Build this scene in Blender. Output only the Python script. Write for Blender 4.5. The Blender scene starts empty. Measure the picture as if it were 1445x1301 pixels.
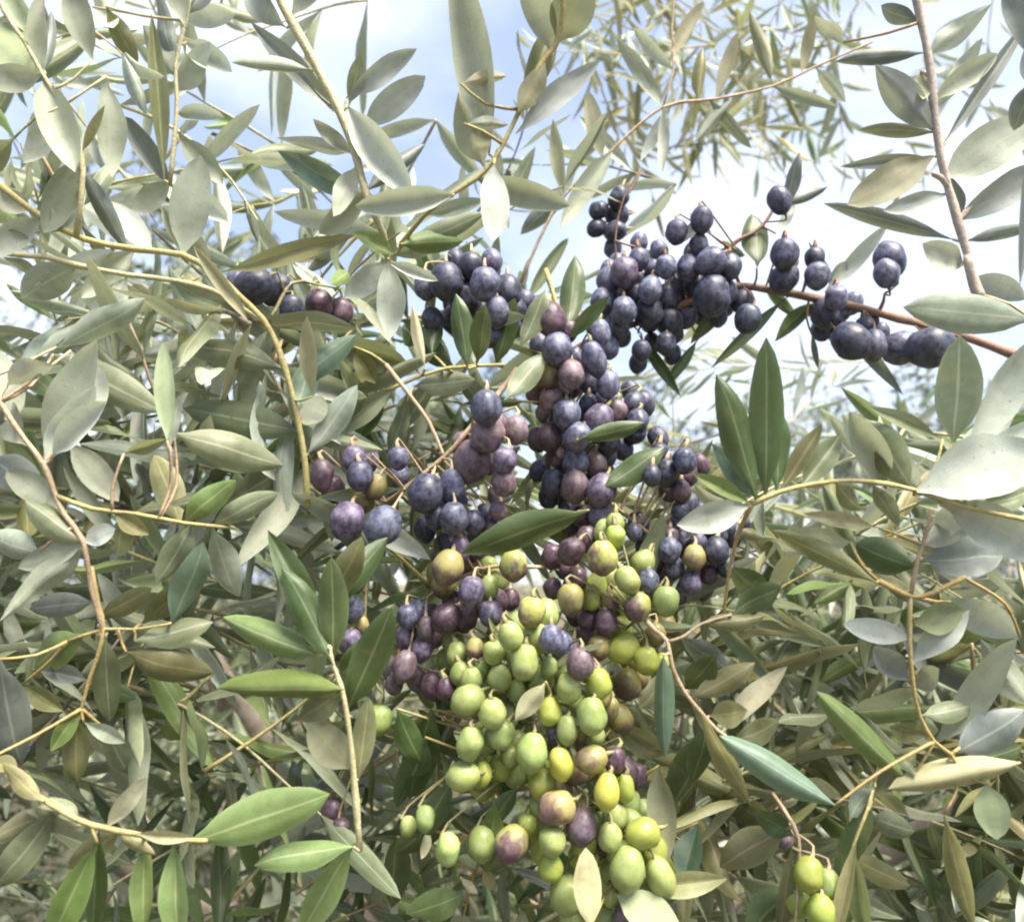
import bpy, math, random
import numpy as np
from mathutils import Vector, Matrix, noise

random.seed(11)
rng = np.random.default_rng(11)
scene = bpy.context.scene
col = scene.collection

# ------------------------------------------------------------------ camera
CAM_H = 1.65
PITCH = math.radians(8.0)
F = 1202.0                      # focal length in photograph pixels (1445 wide)
cam = bpy.data.cameras.new('camera')
cam_o = bpy.data.objects.new('camera', cam)
col.objects.link(cam_o)
cam.sensor_width = 36.0
cam.lens = 36.0 * F / 1445.0
cam.clip_start = 0.01
cam.clip_end = 2000
cam_o.location = (0, 0, CAM_H)
cam_o.rotation_euler = (math.radians(90) + PITCH, 0, 0)
cam.dof.use_dof = True
cam.dof.focus_distance = 0.46
cam.dof.aperture_fstop = 9.0
scene.camera = cam_o
CAM_R = Matrix.Rotation(math.radians(90) + PITCH, 3, 'X')
CAM_C = Vector((0, 0, CAM_H))

def at(x, y, d):
    """point of the place seen at photograph pixel (x, y), d metres deep"""
    return CAM_C + CAM_R @ Vector(((x - 722.5) / F * d, -(y - 650.5) / F * d, -d))

# ------------------------------------------------------------------ sky and sun
SUN_EL = math.radians(60)
SUN_AZ = math.radians(138)       # clockwise from +Y
w = bpy.data.worlds.new('World')
scene.world = w
w.use_nodes = True
nt = w.node_tree
nt.nodes.clear()
out = nt.nodes.new('ShaderNodeOutputWorld')
bg = nt.nodes.new('ShaderNodeBackground')
sky = nt.nodes.new('ShaderNodeTexSky')
sky.sky_type = 'NISHITA'
sky.sun_disc = False
sky.sun_elevation = SUN_EL
sky.sun_rotation = SUN_AZ
sky.air_density = 1.0
sky.dust_density = 2.0
sky.ozone_density = 1.5
# thin high cloud, spread evenly over the whole sky
tc = nt.nodes.new('ShaderNodeTexCoord')
mp = nt.nodes.new('ShaderNodeMapping')
mp.inputs['Scale'].default_value = (1.0, 1.0, 2.2)
mp.inputs['Location'].default_value = (1.3, 0.7, 0.4)
nz = nt.nodes.new('ShaderNodeTexNoise')
nz.inputs['Scale'].default_value = 2.0
nz.inputs['Detail'].default_value = 6
nz.inputs['Roughness'].default_value = 0.55
rp = nt.nodes.new('ShaderNodeValToRGB')
rp.color_ramp.elements[0].position = 0.40
rp.color_ramp.elements[1].position = 0.66
rp.color_ramp.elements[0].color = (0.0, 0.0, 0.0, 1)
rp.color_ramp.elements[1].color = (1, 1, 1, 1)
mixc = nt.nodes.new('ShaderNodeMix')
mixc.data_type = 'RGBA'
veil = nt.nodes.new('ShaderNodeMix')
veil.data_type = 'RGBA'
veil.inputs['A'].default_value = (1.7, 2.02, 3.05, 1)      # thin bluish veil
veil.inputs['B'].default_value = (3.9, 4.0, 4.3, 1)        # whiter, thicker cloud
nt.links.new(rp.outputs['Color'], veil.inputs['Factor'])
nt.links.new(veil.outputs['Result'], mixc.inputs['B'])
nt.links.new(tc.outputs['Generated'], mp.inputs['Vector'])
nt.links.new(mp.outputs['Vector'], nz.inputs['Vector'])
nt.links.new(nz.outputs['Fac'], rp.inputs['Fac'])
mixc.inputs['Factor'].default_value = 0.74
nt.links.new(sky.outputs['Color'], mixc.inputs['A'])
nt.links.new(mixc.outputs['Result'], bg.inputs['Color'])
bg.inputs['Strength'].default_value = 0.10
nt.links.new(bg.outputs['Background'], out.inputs['Surface'])

sun = bpy.data.lights.new('sun', 'SUN')
sun.energy = 3.6
sun.angle = math.radians(32)
sun.color = (1.0, 0.93, 0.80)
sun_o = bpy.data.objects.new('sun', sun)
col.objects.link(sun_o)
sd = Vector((math.sin(SUN_AZ) * math.cos(SUN_EL), math.cos(SUN_AZ) * math.cos(SUN_EL), math.sin(SUN_EL)))
sun_o.rotation_euler = sd.to_track_quat('Z', 'Y').to_euler()
sun_o.location = sd * 20

vs = scene.view_settings
vs.view_transform = 'Standard'
vs.look = 'None'
vs.gamma = 1.0
vs.use_curve_mapping = False
vs.exposure = 1.92
scene.cycles.filter_width = 2.1
scene.cycles.max_bounces = 7
scene.cycles.diffuse_bounces = 4
scene.cycles.transmission_bounces = 4

# ------------------------------------------------------------------ materials
def new_mat(name):
    m = bpy.data.materials.new(name)
    m.use_nodes = True
    m.node_tree.nodes.clear()
    return m, m.node_tree

def N(t, kind, **kw):
    n = t.nodes.new(kind)
    for k, v in kw.items():
        setattr(n, k, v)
    return n

def mix_rgb(t, fac, a, b, blend='MIX'):
    n = N(t, 'ShaderNodeMix', data_type='RGBA', blend_type=blend)
    for key, v in (('Factor', fac), ('A', a), ('B', b)):
        if hasattr(v, 'is_output'):
            t.links.new(v, n.inputs[key])
        elif key == 'Factor':
            n.inputs[key].default_value = v
        else:
            n.inputs[key].default_value = (*v, 1)
    return n.outputs['Result']

def maprange(t, v, a, b, c=0.0, d=1.0, smooth=True):
    n = N(t, 'ShaderNodeMapRange', interpolation_type='SMOOTHSTEP' if smooth else 'LINEAR')
    t.links.new(v, n.inputs['Value'])
    n.inputs['From Min'].default_value = a
    n.inputs['From Max'].default_value = b
    n.inputs['To Min'].default_value = c
    n.inputs['To Max'].default_value = d
    return n.outputs['Result']

def math_n(t, op, a, b=0.0):
    n = N(t, 'ShaderNodeMath', operation=op)
    for i, v in enumerate((a, b)):
        if hasattr(v, 'is_output'):
            t.links.new(v, n.inputs[i])
        else:
            n.inputs[i].default_value = v
    return n.outputs[0]

def noise_tex(t, vec, scale, detail=3, rough=0.55):
    n = N(t, 'ShaderNodeTexNoise')
    n.inputs['Scale'].default_value = scale
    n.inputs['Detail'].default_value = detail
    n.inputs['Roughness'].default_value = rough
    t.links.new(vec, n.inputs['Vector'])
    return n.outputs['Fac']

def leaf_material(name, upper, under, rib, trans=0.22, rough=0.42, blotch=(0.30, 0.24, 0.10), blotch_amt=0.25):
    """upper face and silvery under face of an olive leaf, pale midrib, faint mottling"""
    m, t = new_mat(name)
    o = N(t, 'ShaderNodeOutputMaterial')
    uv = N(t, 'ShaderNodeUVMap')
    sep = N(t, 'ShaderNodeSeparateXYZ')
    t.links.new(uv.outputs['UV'], sep.inputs[0])
    geo = N(t, 'ShaderNodeNewGeometry')
    oi = N(t, 'ShaderNodeObjectInfo')
    # coordinates that differ from leaf to leaf
    off = N(t, 'ShaderNodeVectorMath', operation='ADD')
    rnd3 = N(t, 'ShaderNodeCombineXYZ')
    k = math_n(t, 'MULTIPLY', oi.outputs['Random'], 37.0)
    t.links.new(k, rnd3.inputs[0]); t.links.new(k, rnd3.inputs[1])
    uvs = N(t, 'ShaderNodeVectorMath', operation='MULTIPLY')
    t.links.new(uv.outputs['UV'], uvs.inputs[0])
    uvs.inputs[1].default_value = (1.0, 4.5, 1.0)
    t.links.new(uvs.outputs[0], off.inputs[0]); t.links.new(rnd3.outputs[0], off.inputs[1])
    vec = off.outputs[0]
    n1 = noise_tex(t, vec, 2.2, 4)
    n2 = noise_tex(t, vec, 26.0, 3)
    ud = math_n(t, 'ABSOLUTE', math_n(t, 'SUBTRACT', sep.outputs['X'], 0.5))
    ribm = maprange(t, ud, 0.012, 0.05, 1.0, 0.0)
    # lateral veins: slanted lines from the midrib
    vv = math_n(t, 'SUBTRACT', math_n(t, 'MULTIPLY', sep.outputs['Y'], 15.0), math_n(t, 'MULTIPLY', ud, 9.0))
    vein = math_n(t, 'ABSOLUTE', math_n(t, 'SUBTRACT', math_n(t, 'FRACT', vv), 0.5))
    veinm = maprange(t, vein, 0.0, 0.16, 0.07, 0.0)
    up = mix_rgb(t, maprange(t, n1, 0.35, 0.7, 0, 0.55), upper, tuple(c * 0.62 for c in upper))
    up = mix_rgb(t, veinm, up, rib)
    up = mix_rgb(t, math_n(t, 'MULTIPLY', ribm, 0.6), up, rib)
    dn = mix_rgb(t, maprange(t, n1, 0.35, 0.7, 0, 0.5), under, tuple(c * 0.78 for c in under))
    dn = mix_rgb(t, math_n(t, 'MULTIPLY', ribm, 0.75), dn, rib)
    c = mix_rgb(t, geo.outputs['Backfacing'], up, dn)
    c = mix_rgb(t, maprange(t, n2, 0.30, 0.75, 0.0, 0.28), c, tuple(x * 0.5 for x in upper))
    edge = maprange(t, ud, 0.34, 0.5, 0.0, 0.35)
    c = mix_rgb(t, math_n(t, 'MULTIPLY', edge, maprange(t, n1, 0.3, 0.7)), c, tuple(min(1, x * 1.5 + 0.06) for x in upper))
    spk = maprange(t, noise_tex(t, vec, 9.0, 2), 0.66, 0.72, 0.0, 0.55)
    c = mix_rgb(t, spk, c, tuple(x * 0.35 for x in blotch))
    bl = math_n(t, 'MULTIPLY', maprange(t, noise_tex(t, vec, 1.1, 5, 0.65), 0.56, 0.72), blotch_amt)
    c = mix_rgb(t, bl, c, blotch)
    hsv = N(t, 'ShaderNodeHueSaturation')
    t.links.new(c, hsv.inputs['Color'])
    t.links.new(maprange(t, oi.outputs['Random'], 0, 1, 0.478, 0.512, False), hsv.inputs['Hue'])
    wn = N(t, 'ShaderNodeTexWhiteNoise', noise_dimensions='1D')
    t.links.new(k, wn.inputs['W'])
    t.links.new(maprange(t, wn.outputs['Value'], 0, 1, 0.74, 1.24, False), hsv.inputs['Value'])
    t.links.new(maprange(t, wn.outputs['Value'], 0, 1, 1.12, 0.9, False), hsv.inputs['Saturation'])
    b = N(t, 'ShaderNodeBsdfPrincipled')
    t.links.new(hsv.outputs['Color'], b.inputs['Base Color'])
    t.links.new(mix_rgb(t, geo.outputs['Backfacing'], (rough,) * 3, (0.75,) * 3), b.inputs['Roughness'])
    b.inputs['Specular IOR Level'].default_value = 0.45
    bump = N(t, 'ShaderNodeBump')
    bump.inputs['Strength'].default_value = 0.25
    bump.inputs['Distance'].default_value = 0.0006
    h = math_n(t, 'ADD', math_n(t, 'MULTIPLY', veinm, -2.0), n2)
    t.links.new(h, bump.inputs['Height'])
    t.links.new(bump.outputs['Normal'], b.inputs['Normal'])
    tr = N(t, 'ShaderNodeBsdfTranslucent')
    t.links.new(mix_rgb(t, 0.5, hsv.outputs['Color'], (0.40, 0.44, 0.20)), tr.inputs['Color'])
    mx = N(t, 'ShaderNodeMixShader')
    mx.inputs[0].default_value = trans
    t.links.new(b.outputs[0], mx.inputs[1]); t.links.new(tr.outputs[0], mx.inputs[2])
    t.links.new(mx.outputs[0], o.inputs['Surface'])
    return m

LEAF = {
    'g': leaf_material('leaf_grey_green', (0.205, 0.240, 0.140), (0.47, 0.50, 0.40), (0.50, 0.51, 0.38)),
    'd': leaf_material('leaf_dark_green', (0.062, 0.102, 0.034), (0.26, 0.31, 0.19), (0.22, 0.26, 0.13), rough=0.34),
    'f': leaf_material('leaf_fresh_green', (0.170, 0.248, 0.080), (0.39, 0.46, 0.28), (0.42, 0.46, 0.25), trans=0.28),
    'y': leaf_material('leaf_yellow_olive', (0.265, 0.262, 0.115), (0.46, 0.45, 0.30), (0.52, 0.47, 0.24), trans=0.3, blotch_amt=0.4),
    'p': leaf_material('leaf_pale_mint', (0.350, 0.410, 0.320), (0.58, 0.62, 0.55), (0.60, 0.61, 0.48), rough=0.34),
    's': leaf_material('leaf_slate', (0.160, 0.185, 0.170), (0.33, 0.355, 0.335), (0.36, 0.38, 0.33)),
    'b': leaf_material('leaf_dry_beige', (0.470, 0.440, 0.250), (0.53, 0.51, 0.34), (0.54, 0.48, 0.28), trans=0.2, rough=0.6),
    'o': leaf_material('leaf_brown_olive', (0.175, 0.180, 0.085), (0.33, 0.33, 0.21), (0.38, 0.34, 0.17), trans=0.3, blotch_amt=0.5),
    't': leaf_material('leaf_blue_green', (0.130, 0.205, 0.140), (0.33, 0.40, 0.33), (0.30, 0.37, 0.27), rough=0.36),
}

def stem_material(name, c1, c2):
    m, t = new_mat(name)
    o = N(t, 'ShaderNodeOutputMaterial')
    b = N(t, 'ShaderNodeBsdfPrincipled')
    tcn = N(t, 'ShaderNodeTexCoord')
    n1 = noise_tex(t, tcn.outputs['Object'], 90, 4)
    n2 = noise_tex(t, tcn.outputs['Object'], 600, 3)
    c = mix_rgb(t, maprange(t, n1, 0.35, 0.65), c1, c2)
    c = mix_rgb(t, maprange(t, n2, 0.35, 0.7, 0, 0.45), c, tuple(x * 0.45 for x in c2))
    t.links.new(c, b.inputs['Base Color'])
    b.inputs['Roughness'].default_value = 0.65
    bump = N(t, 'ShaderNodeBump')
    bump.inputs['Strength'].default_value = 0.5
    bump.inputs['Distance'].default_value = 0.0008
    t.links.new(n2, bump.inputs['Height'])
    t.links.new(bump.outputs['Normal'], b.inputs['Normal'])
    t.links.new(b.outputs[0], o.inputs['Surface'])
    return m

STEM = {
    'y': stem_material('stem_yellow_green', (0.42, 0.38, 0.15), (0.36, 0.29, 0.12)),
    'p': stem_material('stem_pale', (0.50, 0.46, 0.27), (0.40, 0.36, 0.20)),
    't': stem_material('stem_tan', (0.50, 0.38, 0.25), (0.40, 0.29, 0.18)),
    'o': stem_material('stem_ochre', (0.40, 0.27, 0.09), (0.36, 0.30, 0.13)),
    'r': stem_material('stem_red_brown', (0.20, 0.10, 0.065), (0.26, 0.16, 0.11)),
    'f': stem_material('fruit_stalk_green', (0.30, 0.29, 0.13), (0.24, 0.20, 0.10)),
    'k2': stem_material('bark_pale_grey', (0.50, 0.43, 0.36), (0.36, 0.30, 0.25)),
    'k': stem_material('bark_grey_brown', (0.16, 0.13, 0.10), (0.24, 0.21, 0.17)),
}

def olive_material(name, skin, blush, blush_lo, blush_hi, bloom=(0.3, 0.3, 0.38), bloom_amt=0.3, spots=0.5, rough=0.34):
    """skin colour, a blush that spreads from the lower end, waxy bloom and pale lenticels"""
    m, t = new_mat(name)
    o = N(t, 'ShaderNodeOutputMaterial')
    b = N(t, 'ShaderNodeBsdfPrincipled')
    co = N(t, 'ShaderNodeAttribute', attribute_name='olive_co')
    oi = N(t, 'ShaderNodeObjectInfo')
    k = math_n(t, 'MULTIPLY', oi.outputs['Random'], 53.0)
    rnd3 = N(t, 'ShaderNodeCombineXYZ')
    t.links.new(k, rnd3.inputs[0]); t.links.new(k, rnd3.inputs[2])
    off = N(t, 'ShaderNodeVectorMath', operation='ADD')
    t.links.new(co.outputs['Vector'], off.inputs[0]); t.links.new(rnd3.outputs[0], off.inputs[1])
    vec = off.outputs[0]
    sep = N(t, 'ShaderNodeSeparateXYZ')
    t.links.new(co.outputs['Vector'], sep.inputs[0])
    n1 = noise_tex(t, vec, 0.9, 4, 0.6)
    grad = math_n(t, 'ADD', math_n(t, 'MULTIPLY', sep.outputs['Z'], -0.5), math_n(t, 'MULTIPLY', math_n(t, 'SUBTRACT', n1, 0.5), 2.6))
    c = mix_rgb(t, maprange(t, grad, blush_lo, blush_hi), skin, blush)
    n2 = noise_tex(t, vec, 1.6, 5, 0.7)
    c = mix_rgb(t, maprange(t, n2, 0.3, 0.7, 0, 0.45), c, mix_rgb(t, 0.5, c, tuple(x * 0.5 for x in skin)))
    # waxy bloom, rubbed off in places
    n3 = noise_tex(t, vec, 2.3, 6, 0.7)
    c = mix_rgb(t, math_n(t, 'MULTIPLY', maprange(t, n3, 0.36, 0.66), bloom_amt), c, bloom)
    vo = N(t, 'ShaderNodeTexVoronoi')
    vo.inputs['Scale'].default_value = 7.5
    t.links.new(vec, vo.inputs['Vector'])
    c = mix_rgb(t, math_n(t, 'MULTIPLY', maprange(t, vo.outputs['Distance'], 0.04, 0.16, 1.0, 0.0), spots), c,
                mix_rgb(t, 0.55, c, (0.62, 0.62, 0.42)))
    hsv = N(t, 'ShaderNodeHueSaturation')
    t.links.new(c, hsv.inputs['Color'])
    t.links.new(maprange(t, oi.outputs['Random'], 0, 1, 0.486, 0.514, False), hsv.inputs['Hue'])
    wn = N(t, 'ShaderNodeTexWhiteNoise', noise_dimensions='1D')
    t.links.new(k, wn.inputs['W'])
    t.links.new(maprange(t, wn.outputs['Value'], 0, 1, 0.78, 1.2, False), hsv.inputs['Value'])
    t.links.new(hsv.outputs['Color'], b.inputs['Base Color'])
    t.links.new(maprange(t, n3, 0.36, 0.66, rough, rough + 0.3), b.inputs['Roughness'])
    b.inputs['Specular IOR Level'].default_value = 0.5
    b.inputs['Subsurface Weight'].default_value = 0.12 if skin[1] > 0.15 else 0.0
    b.inputs['Subsurface Radius'].default_value = (0.4, 0.45, 0.15)
    b.inputs['Subsurface Scale'].default_value = 0.004
    bump = N(t, 'ShaderNodeBump')
    bump.inputs['Strength'].default_value = 0.12
    bump.inputs['Distance'].default_value = 0.0005
    t.links.new(n2, bump.inputs['Height'])
    t.links.new(bump.outputs['Normal'], b.inputs['Normal'])
    t.links.new(b.outputs[0], o.inputs['Surface'])
    return m

OLIVE = {   # key: (material, words for the label)
    'g': (olive_material('olive_skin_green', (0.240, 0.300, 0.080), (0.28, 0.28, 0.10), 0.4, 1.1, (0.37, 0.42, 0.24), 0.35), 'pale green'),
    'l': (olive_material('olive_skin_lime', (0.290, 0.340, 0.060), (0.33, 0.31, 0.06), 0.4, 1.2, (0.42, 0.45, 0.16), 0.25), 'lime green'),
    'y': (olive_material('olive_skin_yellow', (0.370, 0.360, 0.055), (0.30, 0.27, 0.06), 0.5, 1.1, (0.5, 0.47, 0.18), 0.2), 'bright yellow'),
    'u': (olive_material('olive_skin_turning', (0.330, 0.350, 0.070), (0.095, 0.035, 0.060), -0.25, 0.35, (0.34, 0.30, 0.30), 0.25), 'green-and-purple'),
    'o': (olive_material('olive_skin_brown', (0.280, 0.245, 0.070), (0.120, 0.060, 0.065), -0.2, 0.4, (0.33, 0.28, 0.24), 0.22), 'yellowish brown'),
    'm': (olive_material('olive_skin_mauve', (0.125, 0.075, 0.085), (0.085, 0.050, 0.075), -0.3, 0.4, (0.29, 0.24, 0.27), 0.55), 'mauve'),
    'v': (olive_material('olive_skin_violet', (0.075, 0.050, 0.095), (0.060, 0.035, 0.060), -0.2, 0.4, (0.27, 0.25, 0.35), 0.6), 'violet'),
    'q': (olive_material('olive_skin_plum', (0.055, 0.025, 0.040), (0.10, 0.06, 0.05), 0.2, 0.9, (0.20, 0.15, 0.19), 0.4), 'dark plum'),
    's': (olive_material('olive_skin_slate', (0.045, 0.045, 0.078), (0.060, 0.045, 0.070), -0.2, 0.5, (0.21, 0.23, 0.345), 0.6), 'slate blue'),
    'k': (olive_material('olive_skin_black', (0.021, 0.021, 0.038), (0.035, 0.026, 0.042), -0.2, 0.5, (0.14, 0.155, 0.245), 0.5), 'blue-black'),
}

def ground_material():
    m, t = new_mat('soil_and_dry_grass')
    o = N(t, 'ShaderNodeOutputMaterial')
    b = N(t, 'ShaderNodeBsdfPrincipled')
    tcn = N(t, 'ShaderNodeTexCoord')
    n1 = noise_tex(t, tcn.outputs['Object'], 0.7, 8, 0.7)
    n2 = noise_tex(t, tcn.outputs['Object'], 30, 6, 0.7)
    c = mix_rgb(t, maprange(t, n1, 0.4, 0.62), (0.17, 0.125, 0.08), (0.10, 0.12, 0.045))
    c = mix_rgb(t, maprange(t, n2, 0.35, 0.7, 0, 0.7), c, (0.06, 0.05, 0.03))
    t.links.new(c, b.inputs['Base Color'])
    b.inputs['Roughness'].default_value = 0.95
    bump = N(t, 'ShaderNodeBump')
    bump.inputs['Distance'].default_value = 0.05
    t.links.new(n2, bump.inputs['Height'])
    t.links.new(bump.outputs['Normal'], b.inputs['Normal'])
    t.links.new(b.outputs[0], o.inputs['Surface'])
    return m

# ------------------------------------------------------------------ mesh helpers
def mesh_obj(name, verts, faces, mat, parent=None, smooth=True, uvs=None):
    me = bpy.data.meshes.new(name)
    me.from_pydata(verts, [], faces)
    if smooth:
        me.polygons.foreach_set('use_smooth', [True] * len(me.polygons))
    if mat:
        me.materials.append(mat)
    me.update()
    o = bpy.data.objects.new(name, me)
    col.objects.link(o)
    if parent:
        adopt(o, parent)
    return o

def adopt(o, parent):
    o.parent = parent
    o.matrix_parent_inverse = WM[parent.name].inverted() if parent.name in WM else parent.matrix_basis.inverted()

WM = {}

def catmull(pts, rads, step):
    out_p, out_r = [], []
    n = len(pts)
    for i in range(n - 1):
        p0 = pts[max(i - 1, 0)]; p1 = pts[i]; p2 = pts[i + 1]; p3 = pts[min(i + 2, n - 1)]
        L = (p2 - p1).length
        k = max(2, int(L / step))
        for j in range(k):
            u = j / k
            q = 0.5 * ((2 * p1) + (p2 - p0) * u + (2 * p0 - 5 * p1 + 4 * p2 - p3) * u * u + (3 * p1 - p0 - 3 * p2 + p3) * u ** 3)
            out_p.append(q); out_r.append(rads[i] * (1 - u) + rads[i + 1] * u)
    out_p.append(pts[-1].copy()); out_r.append(rads[-1])
    return out_p, out_r

def tube_data(P, R, sides=7, rough=0.0, seed=0.0):
    verts, faces = [], []
    up = Vector((0.3, 0.2, 0.93))
    n = len(P)
    prev = None
    for i in range(n):
        d = (P[min(i + 1, n - 1)] - P[max(i - 1, 0)])
        if d.length < 1e-9:
            d = Vector((0, 0, 1))
        d.normalize()
        if prev is None:
            a = d.orthogonal().normalized()
        else:
            a = (prev - d * prev.dot(d))
            a = a.normalized() if a.length > 1e-6 else d.orthogonal().normalized()
        prev = a
        b = d.cross(a)
        for s in range(sides):
            th = 2 * math.pi * s / sides
            r = R[i]
            if rough:
                r *= 1 + rough * noise.noise(P[i] * 160 + Vector((s * 1.7, seed, 0)))
            verts.append(P[i] + (a * math.cos(th) + b * math.sin(th)) * r)
    for i in range(n - 1):
        for s in range(sides):
            s2 = (s + 1) % sides
            faces.append((i * sides + s, i * sides + s2, (i + 1) * sides + s2, (i + 1) * sides + s))
    faces.append(tuple(reversed(range(sides))))
    faces.append(tuple((n - 1) * sides + s for s in range(sides)))
    return verts, faces

# leaf meshes: unit length along +Y, unit width along X, upper face +Z
NL, NW = 10, 6
ASPECT = 4.6
def leaf_mesh(i, bend, roll, fold, twist, side, belly, wave, blunt=0.82):
    verts, uvs, faces = [], [], []
    rows = []
    pet = 0.07
    for a in range(NL + 1):
        t = a / NL
        if t < 0.001:
            wd = 0.035
        else:
            u = (t - pet) / (1 - pet)
            if u <= 0:
                wd = 0.04
            else:
                wd = (math.sin(math.pi * u ** belly) ** blunt) * (1.0 if u < 0.98 else 0.6)
                wd = max(wd, 0.045 if u < 0.5 else 0.02)
        tw = twist * (t - 0.4)
        cx = side * 4.0 * ASPECT / 4.6 * (t * (1 - t))
        cz = bend * ASPECT * (t * t) + wave * math.sin(t * 9 + i) * 0.10
        row = []
        for b in range(NW + 1):
            s = (b / NW - 0.5)
            x = s * wd
            z = fold * abs(s) * wd - roll * (2 * s) ** 2 * wd * 0.5 - (0.035 * wd if b == NW // 2 else 0)
            z += wave * 0.05 * math.sin(t * 13 + s * 5 + i * 2) * wd
            xr = x * math.cos(tw) - z * math.sin(tw)
            zr = x * math.sin(tw) + z * math.cos(tw)
            row.append(len(verts))
            verts.append((xr + cx, t, zr + cz))
            uvs.append((b / NW, t))
        rows.append(row)
    for a in range(NL):
        for b in range(NW):
            faces.append((rows[a][b], rows[a][b + 1], rows[a + 1][b + 1], rows[a + 1][b]))
    me = bpy.data.meshes.new('leaf')
    me.from_pydata(verts, [], faces)
    lay = me.uv_layers.new(name='UVMap')
    li = np.zeros(len(me.loops), dtype=np.int32)
    me.loops.foreach_get('vertex_index', li)
    lay.data.foreach_set('uv', np.array(uvs, dtype=np.float32)[li].ravel())
    me.polygons.foreach_set('use_smooth', [True] * len(me.polygons))
    me.materials.append(LEAF['g'])
    me.update()
    return me

LEAF_MESH = []
for i, p in enumerate([
        (-0.05, 0.35, 0.10, 0.1, 0.02, 0.90, 0.5, 0.60),
        (-0.14, 0.50, 0.00, 0.3, 0.05, 0.95, 0.8, 0.72),
        (-0.20, 1.00, 0.00, 0.1, -0.04, 0.85, 0.5, 0.60),
        (0.12, 0.05, 0.65, 0.2, 0.04, 0.95, 0.6, 0.85),
        (-0.32, 0.55, 0.00, -0.3, 0.06, 0.90, 0.8, 0.70),
        (-0.10, 0.40, 0.10, 1.1, -0.07, 0.85, 0.9, 0.62),
        (0.08, 0.50, 0.00, -0.8, 0.08, 1.05, 0.8, 0.80),
        (-0.22, 1.35, 0.00, 0.2, 0.02, 0.80, 0.6, 0.55),
        (-0.08, 0.30, 0.25, -0.5, -0.09, 1.10, 1.2, 0.72),
        (-0.16, 0.15, 0.45, 0.6, 0.09, 0.78, 1.0, 0.90),
        (-0.40, 0.80, 0.00, 0.4, -0.05, 0.92, 0.7, 0.66),
        (-0.02, 0.90, 0.00, 0.7, 0.06, 0.88, 0.9, 0.58)]):
    LEAF_MESH.append(leaf_mesh(i, *p))

def add_leaf(base, tip, width, kind, parent, normal, variant=None):
    """a leaf from base to tip, its upper face turned to 'normal'"""
    y = tip - base
    L = y.length
    if L < 1e-5:
        return None
    y.normalize()
    z = normal - y * normal.dot(y)
    if z.length < 1e-4:
        z = y.orthogonal()
    z.normalize()
    x = y.cross(z)
    v = random.randrange(len(LEAF_MESH)) if variant is None else variant
    o = bpy.data.objects.new('leaf', LEAF_MESH[v])
    col.objects.link(o)
    M = Matrix((x, y, z)).transposed().to_4x4()
    M.translation = base
    S = Matrix.Diagonal((width, L, min(width, L / 3.2), 1))
    o.matrix_basis = M @ S
    if kind != 'g':
        o.material_slots[0].link = 'OBJECT'
        o.material_slots[0].material = LEAF[kind]
    adopt(o, parent)
    return o

def empty(name, loc, label, cat, group=None):
    o = bpy.data.objects.new(name, None)
    o.empty_display_size = 0.02
    col.objects.link(o)
    o.location = loc
    WM[o.name] = Matrix.Translation(loc)
    o['label'] = label
    o['category'] = cat
    if group:
        o['group'] = group
    return o

# ------------------------------------------------------------------ ground
def build_ground():
    n = 60
    verts, faces = [], []
    xs = [math.copysign(abs(t) ** 2.6 * 400, t) for t in np.linspace(-1, 1, n)]
    for yv in xs:
        for xv in xs:
            verts.append((xv, yv, 0.05 * noise.noise(Vector((xv * 0.6, yv * 0.6, 0))) if abs(xv) + abs(yv) < 30 else 0.0))
    for j in range(n - 1):
        for i in range(n - 1):
            a = j * n + i
            faces.append((a, a + 1, a + n + 1, a + n))
    g = mesh_obj('ground', verts, faces, ground_material())
    g['kind'] = 'structure'
build_ground()

# ------------------------------------------------------------------ olive trees standing behind
def back_leaf(name, colour):
    m, t = new_mat(name)
    o = N(t, 'ShaderNodeOutputMaterial')
    tcn = N(t, 'ShaderNodeTexCoord')
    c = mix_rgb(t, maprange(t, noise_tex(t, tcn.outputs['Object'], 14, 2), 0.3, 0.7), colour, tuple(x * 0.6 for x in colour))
    d = N(t, 'ShaderNodeBsdfPrincipled'); d.inputs['Roughness'].default_value = 0.5
    tr = N(t, 'ShaderNodeBsdfTranslucent'); mx = N(t, 'ShaderNodeMixShader'); mx.inputs[0].default_value = 0.25
    t.links.new(c, d.inputs['Base Color']); t.links.new(c, tr.inputs['Color'])
    t.links.new(d.outputs[0], mx.inputs[1]); t.links.new(tr.outputs[0], mx.inputs[2])
    t.links.new(mx.outputs[0], o.inputs['Surface'])
    return m
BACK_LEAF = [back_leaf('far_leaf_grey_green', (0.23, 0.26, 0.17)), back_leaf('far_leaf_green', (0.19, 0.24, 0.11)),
             back_leaf('far_leaf_dark', (0.09, 0.12, 0.06)), back_leaf('far_leaf_silvery', (0.42, 0.45, 0.36))]
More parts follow.
